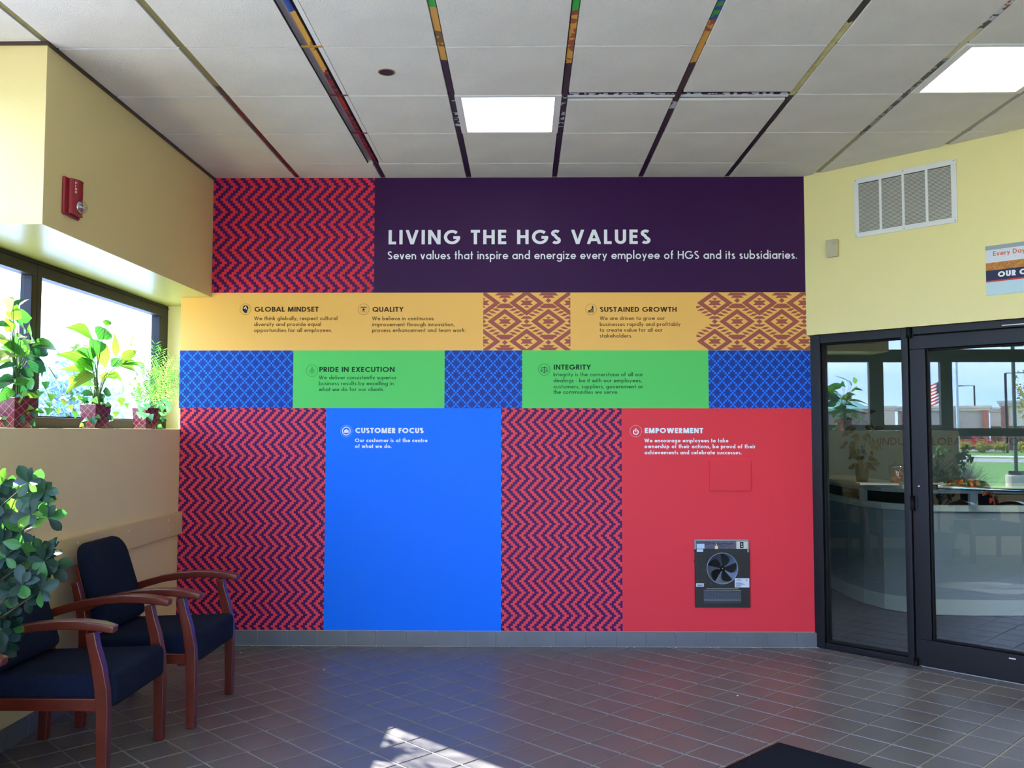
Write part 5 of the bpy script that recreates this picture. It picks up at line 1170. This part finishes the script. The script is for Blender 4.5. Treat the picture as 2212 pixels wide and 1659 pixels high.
building('shop_building', 'tan flat-roofed shop building with a stepped parapet, left of the flag', 1850, 1931, 877, 112, 10, M_STU, 1.2, [(0, .12)])
building('shop_building', 'grey-tan shop building behind the red pickup', 1938, 2135, 877, 96, 12, M_STG, 1.6, [(.04, .10), (.93, .99)])
building('shop_building', 'low pale shop wall between two taller blocks', 2138, 2168, 880, 112, 6, M_STU, 2.4, [])
building('shop_building', 'taller cream shop building with brick piers at the right edge', 2161, 2290, 865, 90, 14, mat('stucco_cream', (240, 230, 200), .9, noise=.05, nscale=.5), 2.3, [(0, .13), (.85, 1)])
a = far(1776, 885, 92); t = thing('green_roofed_pavilion', (a.x, a.y, GZ), 'small building with a pointed green metal roof', 'building', None, math.radians(-63))
MB().box((-4, -4, 0), (4, 4, 4.0)).build('wall', mat('brick_taupe', (128, 108, 104), .9), t, local=True)
MB().poly([(-4.6, -4.6, 4.0), (4.6, -4.6, 4.0), (4.6, 4.6, 4.0), (-4.6, 4.6, 4.0), (0, 0, 6.6)], [(0, 1, 4), (1, 2, 4), (2, 3, 4), (3, 0, 4), (3, 2, 1, 0)]).build('roof', mat('copper_green', (110, 160, 146), .5), t, local=True)
MB().lathe([(.55, 0), (.55, .1)], (0.5, 4.02, 2.2), 20, 'y').build('round_sign', M_WHITE, t, local=True)
MB().box((-4.3, -4.3, 3.75), (4.3, 4.3, 4.0)).build('cornice', M_STU, t, local=True)
def car(nm, lab, px, dist, colr, pick):
    c = far(px, 940, dist); t = thing(nm, (c.x, c.y, GZ), lab, 'car', None, math.radians(-63))
    prof = [(-2.6, .45), (-2.65, .95), (-1.2, 1.05), (-.9, 1.75), (.7, 1.80), (1.3, 1.15), (2.5, 1.0), (2.6, .45)] if pick else [(-2.3, .4), (-2.35, .95), (-1.9, 1.45), (-.6, 1.65), (.6, 1.60), (1.3, 1.05), (2.2, .9), (2.3, .4)]
    n = len(prof); pts = [(x_, y_, z_) for y_ in (-.9, .9) for x_, z_ in prof]
    MB().poly(pts, [tuple(range(n)), tuple(range(2*n-1, n-1, -1))]+[(i, n+i, n+(i+1) % n, (i+1) % n) for i in range(n)]).build('body', mat('car_red', colr, .25, .5, coat=.5), t, local=True, bevel=.05)
    for x_ in (-1.6, 1.6):
        for y_ in (-.85, .85): MB().lathe([(.36, -.12), (.36, .12)], (x_, y_, .36), 16, 'y').build('wheel', M_BLACK, t, local=True)
    w_ = [(-.75, 1.15), (-.65, 1.62), (.55, 1.65), (1.0, 1.15)]
    for y_ in (-.905, .905): MB().poly([(x_, y_, z_) for x_, z_ in w_], [(0, 1, 2, 3)]).build('side_window', M_FRAME, t, local=True)
car('car', 'red car parked before the tan shop wall', 1922, 80, (210, 30, 44), False); car('car', 'red pickup parked before the grey-tan shop wall', 2074, 80, (214, 34, 46), True)
def post(nm, lab, cat, px, ytop, dist, r, m, arm=0, base=False, head=None):
    a = far(px, ytop, dist); t = thing(nm, (a.x, a.y, GZ), lab, cat)
    MB().tube([(a.x, a.y, GZ), (a.x, a.y, a.z)], r, 10).build('pole', m, t)
    u = Vector((.447, -.894, 0))
    if arm: MB().box((-.1, -.1, -.06), (.1, .1, .06)).xf(Matrix.Translation(a+u*arm) @ Matrix.Rotation(math.radians(-63), 4, 'Z') @ Matrix.Diagonal((3, 1, 1, 1))).build('lamp_head', M_FRAME, t); MB().tube([a, a+u*arm], .04, 6).build('arm', M_FRAME, t)
    if base: MB().lathe([(.31, 0), (.31, .36), (.29, .40)], (a.x, a.y, GZ), 20).build('concrete_base', mat('concrete_base', (170, 162, 150), .9), t); MB().lathe([(.24, 0), (.24, .12)], (a.x, a.y, GZ+.40), 4).build('base_plate', M_FRAME, t)
    return t, a
post('street_lamp', 'thin far street lamp above the grey-tan shop', 'lamp', 2104, 833, 120, .10, M_FRAME, arm=-1.6); post('street_lamp', 'thin far street lamp left of the big dark lamp post', 'lamp', 2171, 806, 78, .10, M_FRAME, arm=1.6)
t, a = post('lamp_post', 'thick dark lamp post on a round concrete base', 'lamp', 2186, 748, 26, .055, mat('post_green', (52, 62, 58), .5), base=True)
MB().box((-.30, -.16, 0), (.30, .16, .12)).xf(Matrix.Translation(a) @ Matrix.Rotation(math.radians(-63), 4, 'Z')).build('lamp_head', M_FRAME, t)
t, a = post('flagpole', 'tall pale flagpole in front of the shops', 'flagpole', 2061, 640, 45, .065, mat('pole_grey', (196, 200, 210), .4)); 
t, a = post('flagpole', 'second flagpole carrying the striped flag', 'flagpole', 2036, 700, 45, .04, _m['pole_grey'])
fa, fb = far(2036, 818, 45), far(2001, 880, 45)
t = thing('flag', tuple(fa), 'striped red and white flag with a starred blue canton, on the flagpole', 'flag')
u = Vector((fb.x-fa.x, fb.y-fa.y, 0)); hgt = fa.z-fb.z
for k in range(13):
    m = mat('flag_red', (178, 52, 62), .8, trans=.6) if k % 2 == 0 else mat('flag_white', (226, 226, 230), .8, trans=.6); mb = MB(); pts = []
    n = 10; za_, zb2 = 1-k/13, 1-(k+1)/13
    for i in range(n+1):
        q_ = i/n; sag = -.55*hgt*q_*.55; wv2 = Vector((.05*math.sin(q_*9), .05*math.cos(q_*7), 0))
        for zz in (za_, zb2): pts.append(fa+u*q_+wv2+Vector((0, 0, -hgt+zz*hgt*.75+.25*hgt+sag*1.0)))
    mb.poly(pts, [(2*i, 2*i+1, 2*i+3, 2*i+2) for i in range(n)]); o = mb.build('stripe', m, t)
    if k < 7 and k == 0: pass
mb = MB(); pts = []
for i in range(6):
    q_ = .42*i/5; sag = -.55*hgt*q_*.55; wv2 = Vector((.05*math.sin(q_*9), .05*math.cos(q_*7), 0))
    for zz in (1, 1-7/13): pts.append(fa+u*q_+wv2+Vector((0, 0, -hgt+zz*hgt*.75+.25*hgt+sag)))
for off in (.02, -.02):
    o_ = len(mb.v); mb.poly([p+Vector((.89, .45, 0))*off for p in pts], [(2*i, 2*i+1, 2*i+3, 2*i+2) for i in range(5)])
cant = mb.build('canton', mat('flag_navy', (36, 44, 84), .8), t); st_ = MB()
for off in (.03, -.03):
    for r_ in range(5):
        for c_ in range(6):
            q_ = .03+.37*c_/5; sag = -.55*hgt*q_*.55; p = fa+u*q_+Vector((.05*math.sin(q_*9), .05*math.cos(q_*7), -hgt+(1-.04-.46*r_/5)*hgt*.75+.25*hgt+sag))+Vector((.89, .45, 0))*off
            st_.poly([p+u.normalized()*.02*math.cos(a_)+Vector((0, 0, .02*math.sin(a_))) for a_ in [k*math.pi/2.5 for k in range(5)]], [(0, 1, 2, 3, 4)])
st_.build('stars', mat('flag_white', (226, 226, 230), .8, trans=.6), cant)
def tree(nm, lab, c, h_, rad_, n, mleaf, seed, leafs=.18, trunk=True, cat='tree'):
    R = random.Random(seed); t = thing(nm, (c.x, c.y, GZ), lab, cat); base_ = Vector((c.x, c.y, GZ))
    if trunk:
        tm = MB().tube([base_, base_+Vector((.05, 0, h_*.45)), base_+Vector((0, .1, h_*.8))], [rad_*.09, rad_*.07, rad_*.03], 8)
        for i in range(8):
            a = R.uniform(0, 6.28); p0 = base_+Vector((0, 0, h_*R.uniform(.3, .7))); tm.tube([p0, p0+Vector((math.cos(a)*rad_*.6, math.sin(a)*rad_*.6, h_*.2))], [rad_*.03, rad_*.01], 5)
        tm.build('trunk', M_TWIG, t, smooth=True)
    mb = MB()
    for i in range(n):
        a = R.uniform(0, 6.28); b = math.acos(R.uniform(-1, 1)); q_ = R.random()**.45
        p = base_+Vector((math.cos(a)*math.sin(b)*rad_*q_, math.sin(a)*math.sin(b)*rad_*q_, h_*.62+math.cos(b)*h_*.38*q_)); d = Vector((R.uniform(-1, 1), R.uniform(-1, 1), R.uniform(-1, 1))).normalized(); e_ = d.cross(Vector((R.random(), R.random(), R.random()))).normalized()
        L = leafs*R.uniform(.6, 1.3); mb.poly([p, p+d*L*.5+e_*L*.3, p+d*L, p+d*L*.5-e_*L*.3], [(0, 1, 2, 3)])
    o = mb.build('foliage', mleaf, t); o['kind'] = 'stuff'; return t
MT = mat('tree_hazy_blue', (120, 146, 150), .9, .1, trans=.3); MT2 = mat('tree_autumn', (150, 140, 70), .9, .1, trans=.3); MT3 = mat('bare_bush', (92, 84, 84), .9, .1)  # bluish haze over the window tree is put into its leaf colour
d = ray(150, 850); d = d/math.hypot(d.x, d.y)
tree('tree', 'hazy round tree seen through the left window', O_+d*24, 3.6, 1.25, 2600, MT, 2, .20)
a = far(2250, 800, 40); tree('tree', 'yellow-green tree at the right edge of the door reflection', a, a.z-GZ+.9, 1.15, 700, MT2, 5, .2)
a = far(2072, 990, 21); c0 = Vector((a.x, a.y, GZ)); t = thing('bare_shrub', tuple(c0), 'dark twiggy shrub on the lawn', 'shrub'); R = random.Random(6)
for k in range(12):
    mb = MB(); a1 = k*math.pi/6
    for i in range(26):
        th = a1+R.uniform(-.3, .3); el = R.uniform(.15, 1.4); dv = Vector((math.cos(th)*math.cos(el), math.sin(th)*math.cos(el), math.sin(el)*1.1)); L = R.uniform(.55, 1.0)
        p1 = c0+dv*L*.5; p2 = c0+dv*L+Vector((R.uniform(-.1, .1), R.uniform(-.1, .1), R.uniform(-.05, .12))); mb.tube([c0+Vector((0, 0, .02)), p1, p2], [.008, .006, .003], 3, False)
        for q in range(3): mb.tube([p1.lerp(p2, q/3), p1.lerp(p2, q/3)+Vector((R.uniform(-.2, .2), R.uniform(-.2, .2), R.uniform(.0, .2)))], [.004, .002], 3, False)
    mb.build('branch', MT3, t)
for i, px in enumerate((2084, 2122, 2160, 2208)):
    a = far(px, 960, 76); tree('round_shrub', ['small tawny shrub by the road, under the red pickup', 'small tawny shrub by the road, second from the pickup', 'small tawny shrub by the road, left of the dark lamp post', 'small tawny shrub by the road, right of the dark lamp post'][i], a, .9, .55, 260, MT2, 10+i, .25, False, 'shrub')
d = ray(301, 800); d = d/math.hypot(d.x, d.y); c = O_+d*16
t = thing('steel_post', (c.x, c.y, GZ), 'slim pale post outside the left window', 'post'); MB().tube([(c.x, c.y, GZ), (c.x, c.y, 5.0)], .035, 10).build('pole', _m['pole_grey'], t); MB().lathe([(.1, 0), (.1, .05)], (c.x, c.y, GZ), 12).build('base_plate', _m['pole_grey'], t)
